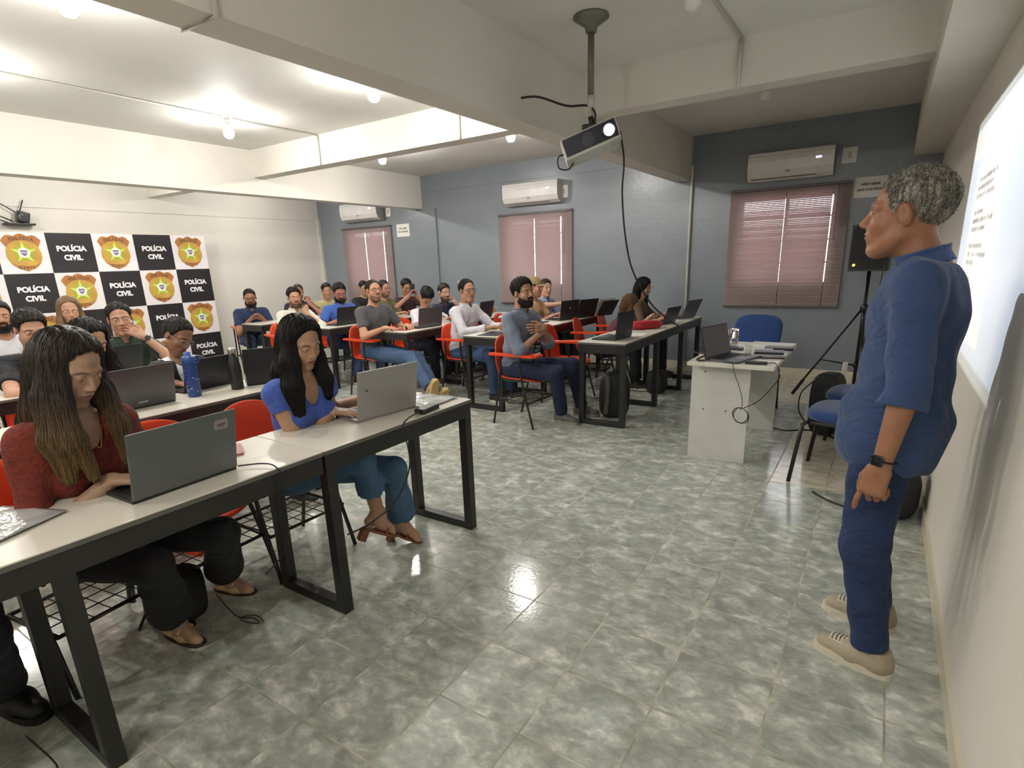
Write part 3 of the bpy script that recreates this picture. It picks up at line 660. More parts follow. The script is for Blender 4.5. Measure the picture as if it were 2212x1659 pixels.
# ---- banner ----
M_bw=mat('banner_white','E8E2E4',.5,var=.02); M_bb=mat('banner_black','1F1B1F',.45,var=.05)
t=thing('banner','freestanding chequered black and white banner with gold police badges and POLÍCIA CIVIL lettering','banner',(-9.2,0,0))
BY1=5.16; Q=.523; QZ=.505; ZT=2.035
MB().box((-.03,BY1-7*Q,.02),(0,BY1,ZT)).build('panel',M_bw,t)
b=MB(); bt=MB(); cells=[]
for r in range(4):
    for c in range(7):
        y1=BY1-c*Q; z1=ZT-r*QZ; zz=max(z1-QZ,.03)
        if (r+c)%2==1:
            b.box((0,y1-Q,zz),(.002,y1,z1))
            for k,(tx) in enumerate(('POLÍCIA','CIVIL')):
                v,f=text_mesh(tx,.091,.0046); MB().add(v,f,False,TR(.0035,y1-Q/2,z1-.20-.115*k,rx=PI/2,rz=PI/2)).build('lettering',mat('banner_text','F2EEF2',.5,var=0),t)
        elif z1-QZ>.0: cells.append((y1-Q/2,z1-QZ/2))
b.build('black_squares',M_bb,t)
M_g1=mat('badge_gold','C09A45',.5,var=.14,vs=5); M_g2=mat('badge_bronze','A86E3A',.5,var=.18,vs=9); M_g3=mat('star_lime','D3D868',.5); M_g5=mat('star_green','9DB03A',.5); M_g4=mat('badge_white','F0EEDC',.5); M_g6=mat('badge_purple','7D6D9C',.5); M_g7=mat('badge_ink','5A3D1C',.5)
def badge():
    b=MB(); q=.92
    sh=[(-.155,.115),(-.165,.06),(-.18,.0),(-.182,-.06),(-.15,-.135),(-.09,-.19),(-.03,-.215),(0,-.232),(.03,-.215),(.09,-.19),(.15,-.135),(.182,-.06),(.18,.0),(.165,.06),(.155,.115),(.08,.165),(0,.18),(-.08,.165)]
    def P(poly,x,m,): b.mat(m).prism(poly,x,x+.0012,M=TR(0,0,0,rx=PI/2,rz=PI/2))
    P(sh,.001,0)
    rib=[(-.165,.07),(-.205,.145),(-.19,.17),(-.155,.205),(-.12,.215),(-.07,.20),(-.03,.225),(0,.232),(.03,.225),(.07,.20),(.12,.215),(.155,.205),(.19,.17),(.205,.145),(.165,.07),(.12,.115),(.06,.145),(0,.152),(-.06,.145),(-.12,.115)]
    P(rib,.0025,1)
    lo=[(-.155,-.125),(-.09,-.155),(0,-.165),(.09,-.155),(.155,-.125),(.10,-.182),(.03,-.213),(0,-.228),(-.03,-.213),(-.10,-.182)]
    P(lo,.0025,1)
    star=lambda R,r,ph=0:[((R if i%2==0 else r)*math.sin(i*PI/5+ph),(R if i%2==0 else r)*math.cos(i*PI/5+ph)) for i in range(10)]
    P(star(.135,.085,.0),.0035,3); P(star(.145,.045),.005,2)
    circ=lambda r:[(r*math.cos(2*PI*i/24),r*math.sin(2*PI*i/24)) for i in range(24)]
    P(circ(.062),.0065,4); P([(-.036,.03),(.036,.03),(.036,-.01),(0,-.045),(-.036,-.01)],.008,5)
    b.mat(4).box((.0095,-.036,-.004),(.0102,.036,.006))
    for tx,R,z0,sg,sz in (('POLÍCIA',.42,-.245,1,.052),('CIVIL',.40,.215,-1,.052)):
        n=len(tx)
        for i,chh in enumerate(tx):
            a=(i-(n-1)/2)*.088*sg
            y=R*math.sin(a)*1.0; z=z0+R*math.cos(a)*sg if sg>0 else z0-R*math.cos(a)
            v,f=text_mesh(chh,sz,.0014); b.mat(6).add(v,f,False,TR(.0045,y*(1 if sg>0 else -1),z,rx=PI/2,rz=PI/2)@TR(rz=-a if sg>0 else -a))
    return b
bd=None
for i,(y,z) in enumerate(cells):
    if bd is None: bd=badge().build('badge',[M_g1,M_g2,M_g3,M_g5,M_g4,M_g6,M_g7],t); o=bd
    else: o=bd.copy(); COL.objects.link(o)
    o.location=(.0012,y,z+.005)
for yy in (1.6,4.9): MB().box((-.16,yy-.02,0),(.02,yy+.02,.02)).build('stand_foot',M_blk,t)
# router
t=thing('router','black router with stick antennas on the white wall above banner','router',(-9.38,2.93,2.16))
MB().box((-.05,-.20,-.03),(.06,.12,-.005),.006).build('shelf',M_blk,t)
MB().box((-.04,-.07,0),(.06,.06,.14),.018,M=TR(rx=-.25)).build('casing',mat('router_black','202326',.3),t)
MB().tube([(.061+0*k,-.01+.028*math.cos(.8+k*.3),.07+.028*math.sin(.8+k*.3)) for k in range(11)],.004,6).build('ring_light',mat('ring_grey','9A9FA0',.3),t)
for p,q in (((0,-.05,.13),(0,-.24,.27)),((0,.0,.14),(0,.06,.28)),((0,-.10,.02),(0,-.34,.14)),((0,-.12,-.01),(0,-.36,.08))): MB().tube([p,q],.007,6).build('antenna',M_dkp,t)
# ---- projector ----
PX,PY=-1.695,3.585
t=thing('projector_mount','grey ceiling pole with round plate carrying the projector','mount',(PX,PY,0))
M_gp=mat('dull_grey_paint','6C6A62',.5,metal=.2)
MB().lathe([(0,ZC),(.105,ZC),(.11,ZC-.012),(.075,ZC-.035),(.038,ZC-.06),(.034,ZC-.09),(0,ZC-.09)],20).build('ceiling_plate',M_gp,t)
MB().tube([(0,0,ZC-.08),(0,0,2.46)],.020,14).build('pole',M_gp,t)
MB().lathe([(.026,2.46),(.026,2.40),(.016,2.39),(.014,2.33)],12).build('coupler',mat('coupler_white','B9B6AC',.4),t)
MB().box((-.05,-.03,2.262),(.05,.03,2.30),.01,M=TR(0,0,0)).build('bracket',M_dkp,t); MB().tube([(0,0,2.34),(.01,.0,2.29)],.018,8).build('ball_joint',M_dkp,t)
PM=math.radians
t=thing('projector','white projector with black front and glowing lens hanging from pole','projector',(PX,PY,2.185),0)
n_=Vector((.60,-.80,.10)).normalized(); y_=Vector((.84,.40,.33)).normalized(); n_=(n_-y_*n_.dot(y_)).normalized()
n_=n_; y_=(y_-n_*y_.dot(n_)).normalized(); z_=n_.cross(y_)
t.rotation_euler=Matrix(((n_.x,y_.x,z_.x),(n_.y,y_.y,z_.y),(n_.z,y_.z,z_.z))).to_euler(); t.scale=(1.2,1.2,1.2)
M_pj=mat('projector_white','BDBBB3',.35)
MB().box((-.12,-.15,-.055),(.12,.15,.055),.012).build('casing',M_pj,t)
MB().box((.118,-.140,-.040),(.1225,.142,.046),.001).build('front_panel',mat('projector_navy','1A1F33',.35),t)
MB().lathe([(0,0),(.036,0),(.036,.003),(.028,.005),(0,.004)],22,M=TR(.1225,-.01,.0,ry=PI/2)).build('speaker_grille',mat('pj_grille','4A4C50',.5,bump=.8,bs=600),t)
MB().lathe([(.040,0),(.040,.012),(.030,.014),(.030,.0)],22,M=TR(.1225,.10,.0,ry=PI/2)).build('lens_ring',M_dkp,t)
M_lens,nt,b_=newmat('glowing_lens'); nt.n.remove(b_); e=nt.node('ShaderNodeEmission'); e.inputs[0].default_value=(.75,.78,1,1); e.inputs[1].default_value=25; nt.l.new(e.outputs[0],nt.n['Material Output'].inputs[0])
MB().sphere((.124,.10,0),.027,14,sc3=(.35,1,1)).build('lens',M_lens,t)
MB().box((.0,.10,-.06),(.115,.148,-.056)).build('foot_plate',M_acs,t)
cable('projector_cable',[(PX-.33,PY-.30,2.445),(PX-.25,PY-.22,2.452),(PX-.12,PY-.10,2.405),(PX-.02,PY-.02,2.405),(PX+.03,PY,2.36),(PX+.02,PY,2.28)],.007,'thick black cable looping from pole to the left over beam')
cable('hanging_cable',[(PX+.16,PY+.10,2.25),(PX+.19,PY+.10,2.08),(-1.51,3.68,1.87),(-1.50,3.74,1.58),(-1.49,3.88,1.36),(-1.44,4.15,1.12),(-1.42,4.6,.95),(-1.5,5.0,.87),(-1.70,5.28,TZ+.02)],.0065,'long black cable hanging from projector down toward front row table')
pc=cable('signal_lead',[(PX-.13,PY-.03,2.14),(PX-.19,PY-.08,2.12),(PX-.18,PY-.09,2.05),(PX-.12,PY-.07,2.04),(PX-.09,PY-.06,2.08)],.005,None,cat=None); pc.parent=t; pc.matrix_parent_inverse=t.matrix_basis.inverted()
# projected picture: a spot light with a procedural slide
LX,LY,LZ=PX+.25,PY-.09,2.25
ld=bpy.data.lights.new('projector_beam','SPOT'); lo=bpy.data.objects.new('projector_beam',ld); link(lo); lo.location=(LX,LY,LZ)
lo.rotation_euler=(0,-PI/2,0)   # -Z looks along +X ; local x = world z, local y = world y
ld.energy=190; ld.spot_size=math.radians(120); ld.spot_blend=0; ld.shadow_soft_size=.008; ld.use_nodes=True
nt=NT(ld.node_tree); em=nt.n['Emission']
tc=nt.node('ShaderNodeTexCoord').outputs['Normal']; sp=nt.node('ShaderNodeSeparateXYZ',ins={0:tc})
D_=XS-LX
zz=nt.m('MAXIMUM',nt.m('ABSOLUTE',sp.outputs[2]),.05)
SGN=(1,1)
U=nt.m('ADD',nt.m('MULTIPLY',nt.m('DIVIDE',sp.outputs[1],zz),D_*SGN[0]),LY)     # wall y
V=nt.m('ADD',nt.m('MULTIPLY',nt.m('DIVIDE',sp.outputs[0],zz),D_*SGN[1]),LZ)     # wall z
y0,y1,z0,z1=2.28,4.45,.93,2.14
u=nt.m('DIVIDE',nt.m('SUBTRACT',y1,nt.m('ADD',U,nt.m('MULTIPLY',nt.m('SUBTRACT',z1,V),.12))),y1-y0)  # 0 = left edge
v=nt.m('DIVIDE',nt.m('SUBTRACT',z1,V),z1-z0)
def rng(t,a,b): return nt.m('MULTIPLY',nt.m('GREATER_THAN',t,a),nt.m('LESS_THAN',t,b))
inside=nt.m('MULTIPLY',rng(u,0,1),rng(v,0,1))
page=nt.m('MULTIPLY',rng(u,.16,.62),rng(v,.22,.90))
bar=nt.m('MAXIMUM',rng(v,0,.035),rng(v,.955,1)); rib=rng(v,.05,.17)
row=nt.m('FRACT',nt.m('MULTIPLY',v,30)); rowi=nt.m('FLOOR',nt.m('MULTIPLY',v,30))
wn=nt.node('ShaderNodeTexWhiteNoise',noise_dimensions='1D'); nt.set(wn.inputs['W'],rowi)
ends=nt.m('ADD',.34,nt.m('MULTIPLY',wn.outputs[0],.24))
vec=nt.node('ShaderNodeCombineXYZ',ins={0:nt.m('MULTIPLY',u,90),1:nt.m('MULTIPLY',rowi,3.7)})
wd=nt.m('GREATER_THAN',nt.noise(vec.outputs[0],1.2,1),.43)
blank=nt.m('LESS_THAN',nt.m('FRACT',nt.m('MULTIPLY',v,7.5)),.80)
txt=nt.m('MULTIPLY',nt.m('MULTIPLY',rng(row,.25,.85),rng(v,.27,.82)),nt.m('MULTIPLY',nt.m('MULTIPLY',nt.m('GREATER_THAN',u,.21),nt.m('LESS_THAN',u,ends)),nt.m('MULTIPLY',blank,wd)))
c=nt.mix(page,(.62,.74,1.0),(1,1,1))
c=nt.mix(rib,c,(.80,.84,.92)); 
icon=nt.m('MULTIPLY',rng(v,.07,.15),nt.m('GREATER_THAN',nt.m('FRACT',nt.m('MULTIPLY',u,26)),.6)); c=nt.mix(nt.m('MULTIPLY',icon,.5),c,(.45,.5,.6))
c=nt.mix(bar,c,(.40,.44,.50)); c=nt.mix(txt,c,(.16,.18,.26))
nt.set(em.inputs[0],c); nt.set(em.inputs[1],inside)
# ================= PEOPLE : implicit surfaces =================
f32=np.float32
def V3(*a): return np.array(a,dtype=np.float64)
def nrm(v): return v/(np.linalg.norm(v)+1e-12)
def smin(a,b,k):
    h=np.clip(.5+.5*(b-a)/k,0,1); return b+(a-b)*h-k*h*(1-h)
def smax(a,b,k): return -smin(-a,-b,k)
def cap(P,a,b,r1,r2):
    a=np.asarray(a,float); b=np.asarray(b,float); ba=b-a; pa=P-a
    h=np.clip((pa@ba)/(ba@ba+1e-12),0,1); q=pa-h[:,None]*ba
    return np.sqrt((q*q).sum(1))-(r1+(r2-r1)*h)
def ell(P,c,r,Rm=None):
    q=P-np.asarray(c,float)
    if Rm is not None: q=q@Rm
    r=np.asarray(r,float); k0=np.sqrt(((q/r)**2).sum(1)); k1=np.sqrt(((q/(r*r))**2).sum(1))
    return k0*(k0-1)/(k1+1e-9)
def rbox(P,c,hf,r,Rm=None):
    q=P-np.asarray(c,float)
    if Rm is not None: q=q@Rm
    q=np.abs(q)-np.asarray(hf,float)+r
    return np.sqrt((np.maximum(q,0)**2).sum(1))+np.minimum(q.max(1),0)-r
def sdf_mesh(f,lo,hi,h,B=6,marg=.01):
    lo=np.asarray(lo,float); hi=np.asarray(hi,float)
    nb=np.ceil((hi-lo)/(h*B)).astype(int)+1; n=nb*B
    G=np.full(tuple(n),1.0,dtype=f32)
    ii=np.stack(np.meshgrid(*[np.arange(k) for k in nb],indexing='ij'),-1).reshape(-1,3)
    cen=lo+(ii*B+(B-1)/2)*h; d=f(cen); rad=h*B*.87*1.25+marg
    keep=np.abs(d)<rad
    inn=(~keep)&(d<0)
    for b in ii[inn]: G[b[0]*B:(b[0]+1)*B,b[1]*B:(b[1]+1)*B,b[2]*B:(b[2]+1)*B]=-1
    kb=ii[keep]
    if len(kb)==0: return np.zeros((0,3)),np.zeros((0,4),int)
    o=np.stack(np.meshgrid(*[np.arange(B)]*3,indexing='ij'),-1).reshape(-1,3)
    idx=(kb[:,None,:]*B+o[None]).reshape(-1,3)
    val=np.empty(len(idx),f32)
    for s in range(0,len(idx),400000): val[s:s+400000]=f(lo+idx[s:s+400000]*h)
    G[idx[:,0],idx[:,1],idx[:,2]]=val
    s=(G<0); n0,n1,n2=G.shape
    c=np.zeros((n0-1,n1-1,n2-1),np.int8)
    for a in (0,1):
        for b in (0,1):
            for e in (0,1): c+=s[a:n0-1+a,b:n1-1+b,e:n2-1+e]
    act=np.argwhere((c>0)&(c<8)); ids=np.full(c.shape,-1,np.int32); ids[act[:,0],act[:,1],act[:,2]]=np.arange(len(act))
    acc=np.zeros((len(act),3)); cnt=np.zeros(len(act))
    cor=[(a,b,e) for a in (0,1) for b in (0,1) for e in (0,1)]
    g={q:G[act[:,0]+q[0],act[:,1]+q[1],act[:,2]+q[2]].astype(float) for q in cor}
    for p in cor:
        for ax in range(3):
            if p[ax]==0:
                q=list(p); q[ax]=1; q=tuple(q); m=(g[p]<0)!=(g[q]<0); t=g[p]/(g[p]-g[q]+1e-12)
                pt=np.array(p,float)[None].repeat(len(act),0); pt[:,ax]+=t; acc[m]+=pt[m]; cnt[m]+=1
    v=lo+(act+acc/cnt[:,None])*h
    F=[]
    for ax in range(3):
        a,b=[(1,2),(2,0),(0,1)][ax]
        sl0=[slice(1,-1)]*3; sl0[ax]=slice(0,-1); sl1=[slice(1,-1)]*3; sl1[ax]=slice(1,None)
        A=s[tuple(sl0)]; Bm=s[tuple(sl1)]; e=np.argwhere(A!=Bm)
        if len(e)==0: continue
        flip=A[e[:,0],e[:,1],e[:,2]]
        e=e.copy(); 
        for k in range(3):
            if k!=ax: e[:,k]+=1
        def cell(da,db):
            q=e.copy(); q[:,a]-=da; q[:,b]-=db; 
            return ids[np.clip(q[:,0],0,n0-2),np.clip(q[:,1],0,n1-2),np.clip(q[:,2],0,n2-2)]
        qd=np.stack([cell(1,1),cell(0,1),cell(0,0),cell(1,0)],1)
        ok=(qd>=0).all(1); qd=qd[ok]; fl=flip[ok]; qd[~fl]=qd[~fl][:,::-1]; F.append(qd)
    return v,np.concatenate(F) if F else np.zeros((0,4),int)
def mk_mesh(name,parts,m,parent,cols=None):
    vs=[];fs=[];o=0
    for v,f in parts:
        if len(v)==0: continue
        vs.append(v); fs.append(f+o); o+=len(v)
    if not vs: return None
    v=np.concatenate(vs); f=np.concatenate(fs)
    me=bpy.data.meshes.new(name); me.vertices.add(len(v)); me.vertices.foreach_set('co',v.astype(f32).ravel())
    me.loops.add(len(f)*4); me.loops.foreach_set('vertex_index',f.astype(np.int32).ravel())
    me.polygons.add(len(f)); me.polygons.foreach_set('loop_start',np.arange(0,len(f)*4,4,dtype=np.int32))
    try: me.polygons.foreach_set('loop_total',np.full(len(f),4,dtype=np.int32))
    except Exception: pass
    me.polygons.foreach_set('use_smooth',np.ones(len(f),bool)); me.update(calc_edges=True); me.validate()
    me.materials.append(m)
    if cols is not None:
        at=me.color_attributes.new('Col','FLOAT_COLOR','POINT'); at.data.foreach_set('color',cols(v).astype(f32).ravel())
    ob=bpy.data.objects.new(name,me); link(ob,parent); return ob
# materials
M_skin,nt,b=newmat('skin')
at=nt.node('ShaderNodeAttribute'); at.attribute_name='Col'
tc=nt.node('ShaderNodeTexCoord').outputs['Object']
mx=nt.node('ShaderNodeMix',data_type='RGBA',blend_type='MULTIPLY'); mx.inputs[0].default_value=1
nt.l.new(at.outputs[0],mx.inputs[6]); nt.l.new(nt.ramp(nt.noise(tc,30,3),(.3,(.88,.86,.86)),(.7,(1,1,1))),mx.inputs[7])
nt.l.new(mx.outputs[2],b.inputs['Base Color']); b.inputs['Roughness'].default_value=.48
b.inputs['Subsurface Weight'].default_value=.08; b.inputs['Subsurface Radius'].default_value=(.02,.008,.004)
bn=nt.node('ShaderNodeBump'); bn.inputs['Strength'].default_value=.25; bn.inputs['Distance'].default_value=.001; nt.set(bn.inputs['Height'],nt.noise(tc,350,2)); nt.l.new(bn.outputs[0],b.inputs['Normal'])
def hair_mat(col,col2=None,shine=.5):
    nm='hair_'+col+(col2 or '')
    if nm in MATS: return MATS[nm]
    m,nt,b=newmat(nm); MATS[nm]=m; tc=nt.node('ShaderNodeTexCoord').outputs['Object']
    st=nt.mapping(tc,scale=(1,1,.10)); n=nt.noise(st,130,3,.6,.4)
    c=lin(col); c2=lin(col2) if col2 else tuple(min(1,x*1.5+.003) for x in c)
    base=nt.ramp(n,(.35,tuple(x*.55 for x in c)),(.55,c),(.75,c2)) if not col2 else nt.mix(nt.ramp(n,(.4,(0,0,0)),(.65,(1,1,1))),c,c2)
    if col2:
        z=nt.node('ShaderNodeSeparateXYZ',ins={0:tc}).outputs[2]
        g=nt.ramp(nt.m('ADD',z,nt.m('MULTIPLY',nt.noise(st,25,2),.15)),(.98,(1,1,1)),(1.0,(0,0,0))) if False else None
    nt.set(b.inputs['Base Color'],base); b.inputs['Roughness'].default_value=shine; b.inputs['Specular IOR Level'].default_value=.28
    bn=nt.node('ShaderNodeBump'); bn.inputs['Strength'].default_value=.5; bn.inputs['Distance'].default_value=.002; nt.set(bn.inputs['Height'],n); nt.l.new(bn.outputs[0],b.inputs['Normal']); return m
def ombre_mat(name,top,bot,z0,z1):
    if name in MATS: return MATS[name]
    m,nt,b=newmat(name); MATS[name]=m; tc=nt.node('ShaderNodeTexCoord').outputs['Object']
    st=nt.mapping(tc,scale=(1,1,.08)); n=nt.noise(st,140,3,.6,.4); z=nt.node('ShaderNodeSeparateXYZ',ins={0:tc}).outputs[2]
    k=nt.m('DIVIDE',nt.m('SUBTRACT',nt.m('ADD',z,nt.m('MULTIPLY',nt.m('SUBTRACT',n,.5),.25)),z0),z1-z0,clamp=True)
    c=nt.mix(k,lin(bot),lin(top)); c=nt.mix(nt.ramp(n,(.35,(0,0,0)),(.7,(1,1,1))),nt.mix(.55,c,(0,0,0)),c)
    nt.set(b.inputs['Base Color'],c); b.inputs['Roughness'].default_value=.42
    bn=nt.node('ShaderNodeBump'); bn.inputs['Strength'].default_value=.5; bn.inputs['Distance'].default_value=.002; nt.set(bn.inputs['Height'],n); nt.l.new(bn.outputs[0],b.inputs['Normal']); return m
def wrinkle(m,sc_,dist,st=.6):
    if m.get('wr'): return m
    m['wr']=1; nt=NT(m.node_tree); b=nt.n['Principled BSDF']; old=b.inputs['Normal'].links[0].from_node if b.inputs['Normal'].links else None
    tc=nt.node('ShaderNodeTexCoord').outputs['Object']; bn=nt.node('ShaderNodeBump'); bn.inputs['Strength'].default_value=st; bn.inputs['Distance'].default_value=dist
    nt.set(bn.inputs['Height'],nt.noise(nt.mapping(tc,scale=(1,1,1.7)),sc_,2,.5,1.6))
    if old is not None: nt.l.new(bn.outputs[0],old.inputs['Normal'])
    else: nt.l.new(bn.outputs[0],b.inputs['Normal'])
    return m
def cloth(col,rough=.85,bs=260,bump=.3,var=.08): return wrinkle(mat('cloth_'+col,col,rough,var=var,vs=5,bump=bump,bs=bs,sheen=.1),8.5,.022)
M_jean=lambda c: wrinkle(mat('denim_'+c,c,.85,var=.18,vs=9,bump=.4,bs=420),10,.02)
# ---------- head (local units, metres, x forward, y left, z up) ----------
def ysym(P): Q=P.copy(); Q[:,1]=np.abs(Q[:,1]); return Q
def head_sdf(P,g):
    Q=ysym(P); fem=g.get('fem',0); w=g.get('wide',1.0)
    d=ell(Q,(-.012,0,.035),(.098,.076*w,.086))
    jw=.046 if fem else .052
    face=ell(Q,(.022,0,-.038),(.070,.060*w,.084)); d=smin(d,face,.03)
    d=smin(d,cap(Q,(.0,jw*w,-.062),(.062,.014,-.106),.018,.015 if fem else .019),.028)
    d=smin(d,ell(Q,(.066,0,-.104),(.024,.024 if fem else .029,.018)),.018)
    d=smin(d,ell(Q,(.058,.036*w,-.028),(.026,.024,.026)),.02)
    d=smin(d,cap(Q,(.084,.008,.024),(.066,.048*w,.020),.010 if fem else .012,.010),.014)
    d=smax(d,-ell(Q,(.099,.032,.004),(.020,.019,.013)),.014)
    d=smin(d,ell(Q,(.0745,.032,.002),(.0135,.0150,.0125)),.003)
    lid=g.get('lid',.5)
    up=ell(Q,(.0755,.032,.0055),(.0138,.0160,.0112)); d=smin(d,up,.003)
    d=smin(d,ell(Q,(.0745,.032,-.006),(.0125,.0150,.008)),.004)
    ns=.85 if fem else 1.0
    nose=cap(Q,(.086,0,.014),(.088+.022*ns,0,-.027),.0075,.0115*ns); nose=smin(nose,ell(Q,(.096,.0115*ns,-.033),(.012,.0080,.0075)),.008); d=smin(d,nose,.011)
    d=smax(d,-ell(Q,(.103,.0065,-.0415),(.006,.0035,.004)),.003)
    d=smin(d,ell(Q,(.074,0,-.062),(.024,.032,.028)),.016)
    d=smin(d,ell(Q,(.0925,.007,-.0565),(.0085,.017,.0048)),.005); d=smin(d,ell(Q,(.0915,0,-.0665),(.0095,.020,.0062)),.005)
    d=smax(d,-ell(Q,(.102,0,-.0610),(.0085,.024,.0015)),.003)
    # ears
    a=math.radians(14); Re=np.array([[math.cos(a),0,math.sin(a)],[0,1,0],[-math.sin(a),0,math.cos(a)]])
    e=ell(Q,(-.008,.079*w,-.004),(.017,.0085,.032),Re); e=smax(e,-ell(Q,(-.002,.090*w,-.002),(.009,.008,.018),Re),.004); d=smin(d,e,.006)
    if g.get('chub'): d=smin(d,ell(Q,(.035,.03,-.085),(.04,.045,.03)),.03)
    return d
def face_cols(Q,g,skin,hairc):
    """vertex colours from head-local coordinates"""
    n=len(Q); c=np.tile(np.array(skin),(n,1)); x,y,z=Q[:,0],np.abs(Q[:,1]),Q[:,2]
    def blend(m,col,a=1.0):
        m=np.clip(m*a,0,1)[:,None]; c[:]=c*(1-m)+np.array(col)*m
    sm=lambda t,a,b: np.clip((t-a)/(b-a),0,1)
    red=np.array(skin)*np.array([1.05,.80,.78])
    blend(np.exp(-(((y-.040)/.018)**2+((z+.032)/.018)**2))*(x>.04),red,.45)
    blend(np.exp(-((y/.012)**2+((z+.032)/.012)**2))*(x>.09),red,.5)
    lipc=g.get('lip',tuple(np.array(skin)*np.array([.86,.52,.52])))
    m=sm(.0235-y,0,.004)*sm(.0085-np.abs(z+.0615),0,.003)*(x>.084); blend(m,lipc,.9)
    blend(sm(.0016-np.abs(z+.061),0,.0012)*sm(.022-y,0,.003)*(x>.084),tuple(np.array(lipc)*.35),.8)
    bw=sm(.0048-np.abs(z-(.0235+.10*(y-.014)-3.2*np.maximum(y-.034,0)**1.4)),0,.0025)*sm(y-.011,0,.004)*sm(.052-y,0,.006)*(x>.04)
    blend(bw,hairc,g.get('brow',.85))
    lid=g.get('lid',.5); ez=.0015; op=.0038*(1-lid)+.0007
    eyem=((y-.032)/.0125)**2+((z-ez)/op)**2
    gz=g.get('gaze',0.0)
    ys=Q[:,1]; iris=((np.abs(ys-(np.sign(ys)*.032+gz))/.0052)**2+((z-ez+.0008)/.0055)**2)
    blend((np.abs(eyem-1.15)<.45)*(x>.05)*1.0,tuple(np.array(skin)*.28),.75)
    blend((eyem<1)*(x>.05)*1.0,(.72,.70,.68)); blend(((eyem<1)&(iris<1)&(x>.05))*1.0,(.035,.022,.015))
    if g.get('beard',0)>0:
        jaw=sm(np.interp(x,[.0,.03,.06,.085],[-.018,-.040,-.056,-.068])-z,0,.008)*sm(x+.0+.25*np.clip(-.045-z,0,.06)-.012,0,.012)
        mo=sm(.0105-np.abs(z+.0475),0,.004)*sm(.033-y,0,.006)*(x>.07)
        bm=np.maximum(jaw,mo); lips=sm(.021-y,0,.004)*sm(.008-np.abs(z+.062),0,.002)*(x>.08)
        bm=bm*(1-lips)*(1-.8*sm(.012-y,0,.004)*sm(.004-np.abs(z+.076),0,.002))*(z>-.135); blend(bm,hairc,g['beard'])
    return np.concatenate([c,np.ones((n,1))],1)
def interp(x,xs,ys): return np.interp(x,xs,ys)
def hair_sdf(P,h):
    """hair cap in head-local coords"""
    Q=ysym(P); t=h.get('t',.012); st=h.get('style','short')
    d=ell(Q,(-.014,0,.037),(.098+t,.077+t,.086+t*1.1))
    x=Q[:,0]; hl=h.get('line',0.0)
    if st=='long':
        zl=interp(x,[-.15,.02,.030,.045,.058,.075,.12],[-.30,-.30,-.02,.035,.075,.095,.12])+hl
        d=smin(d,ell(Q,(-.05,0,-.03),(.065,.072+t,.10)),.03)
        if h.get('part',True): d=d+.006*np.exp(-(Q[:,1]/.006)**2)*(x>-.02)
    elif st=='pulled':
        zl=interp(x,[-.15,-.06,-.02,.01,.02,.04,.055,.075,.1],[-.08,-.06,.0,.02,.005,.050,.072,.092,.11])+hl
    else:
        zl=interp(x,[-.15,-.06,-.035,-.02,.012,.022,.034,.046,.06,.078,.1],[-.078,-.068,-.02,.026,.030,-.006,.004,.044,.066,.079,.088])+hl*interp(x,[0,.04],[0,1])
        fade=interp(Q[:,2],[-.06,.02,.07],[.18,.42,1.0]); d=d+t*(1-fade)
        if h.get('top'): d=smin(d,ell(Q,(.012,0,.085),(.085,.058,.03+h['top'])),.03)
    d=smax(d,(zl-Q[:,2])*.8,.012)
    d=d+t*.75*np.clip((x-.025)/.05,0,1)**1.5*(1 if not h.get('top') else .5)
    k=h.get('curl',0)
    if k: d=d+k*(np.sin(P[:,0]*190+3*np.sin(P[:,2]*110))*np.sin(P[:,1]*170+2)*np.sin(P[:,2]*180+1.3))
    else: d=d+.0015*np.sin(P[:,1]*260+P[:,0]*90)*(1 if st!='buzz' else .3)
    return d
def beard_sdf(P,g):
    Q=ysym(P); d=head_sdf(P,g)-g.get('bt',.009)
    reg=np.interp(Q[:,0],[.0,.03,.06,.085],[-.018,-.040,-.054,-.066])-Q[:,2]
    mo=np.minimum(.032-Q[:,1],np.minimum(-.0435-Q[:,2],.055))*(Q[:,0]>.06)-.2*(Q[:,0]<=.06); reg=np.maximum(reg,mo)
    d=smax(d,-(reg)*1.0,.006); d=smax(d,np.interp(Q[:,2],[-.12,-.075,-.035,-.02],[-.02,-.005,.020,.026])-Q[:,0],.005)
    d=smax(d,-ell(Q,(.105,0,-.0615),(.028,.023,.0085)),.004)
    d=smax(d,-(Q[:,2]+.150),.01)
    return d+.0012*np.sin(P[:,0]*400)*np.sin(P[:,1]*380)
def rotm(yaw,pitch,roll):
    """columns: forward,left,up ; pitch>0 looks down"""
    y,p,r=map(math.radians,(yaw,pitch,roll))
    Rz=np.array([[math.cos(y),-math.sin(y),0],[math.sin(y),math.cos(y),0],[0,0,1]])
    Ry=np.array([[math.cos(p),0,math.sin(p)],[0,1,0],[-math.sin(p),0,math.cos(p)]])
    Rx=np.array([[1,0,0],[0,math.cos(r),-math.sin(r)],[0,math.sin(r),math.cos(r)]])
    return Rz@Ry@Rx
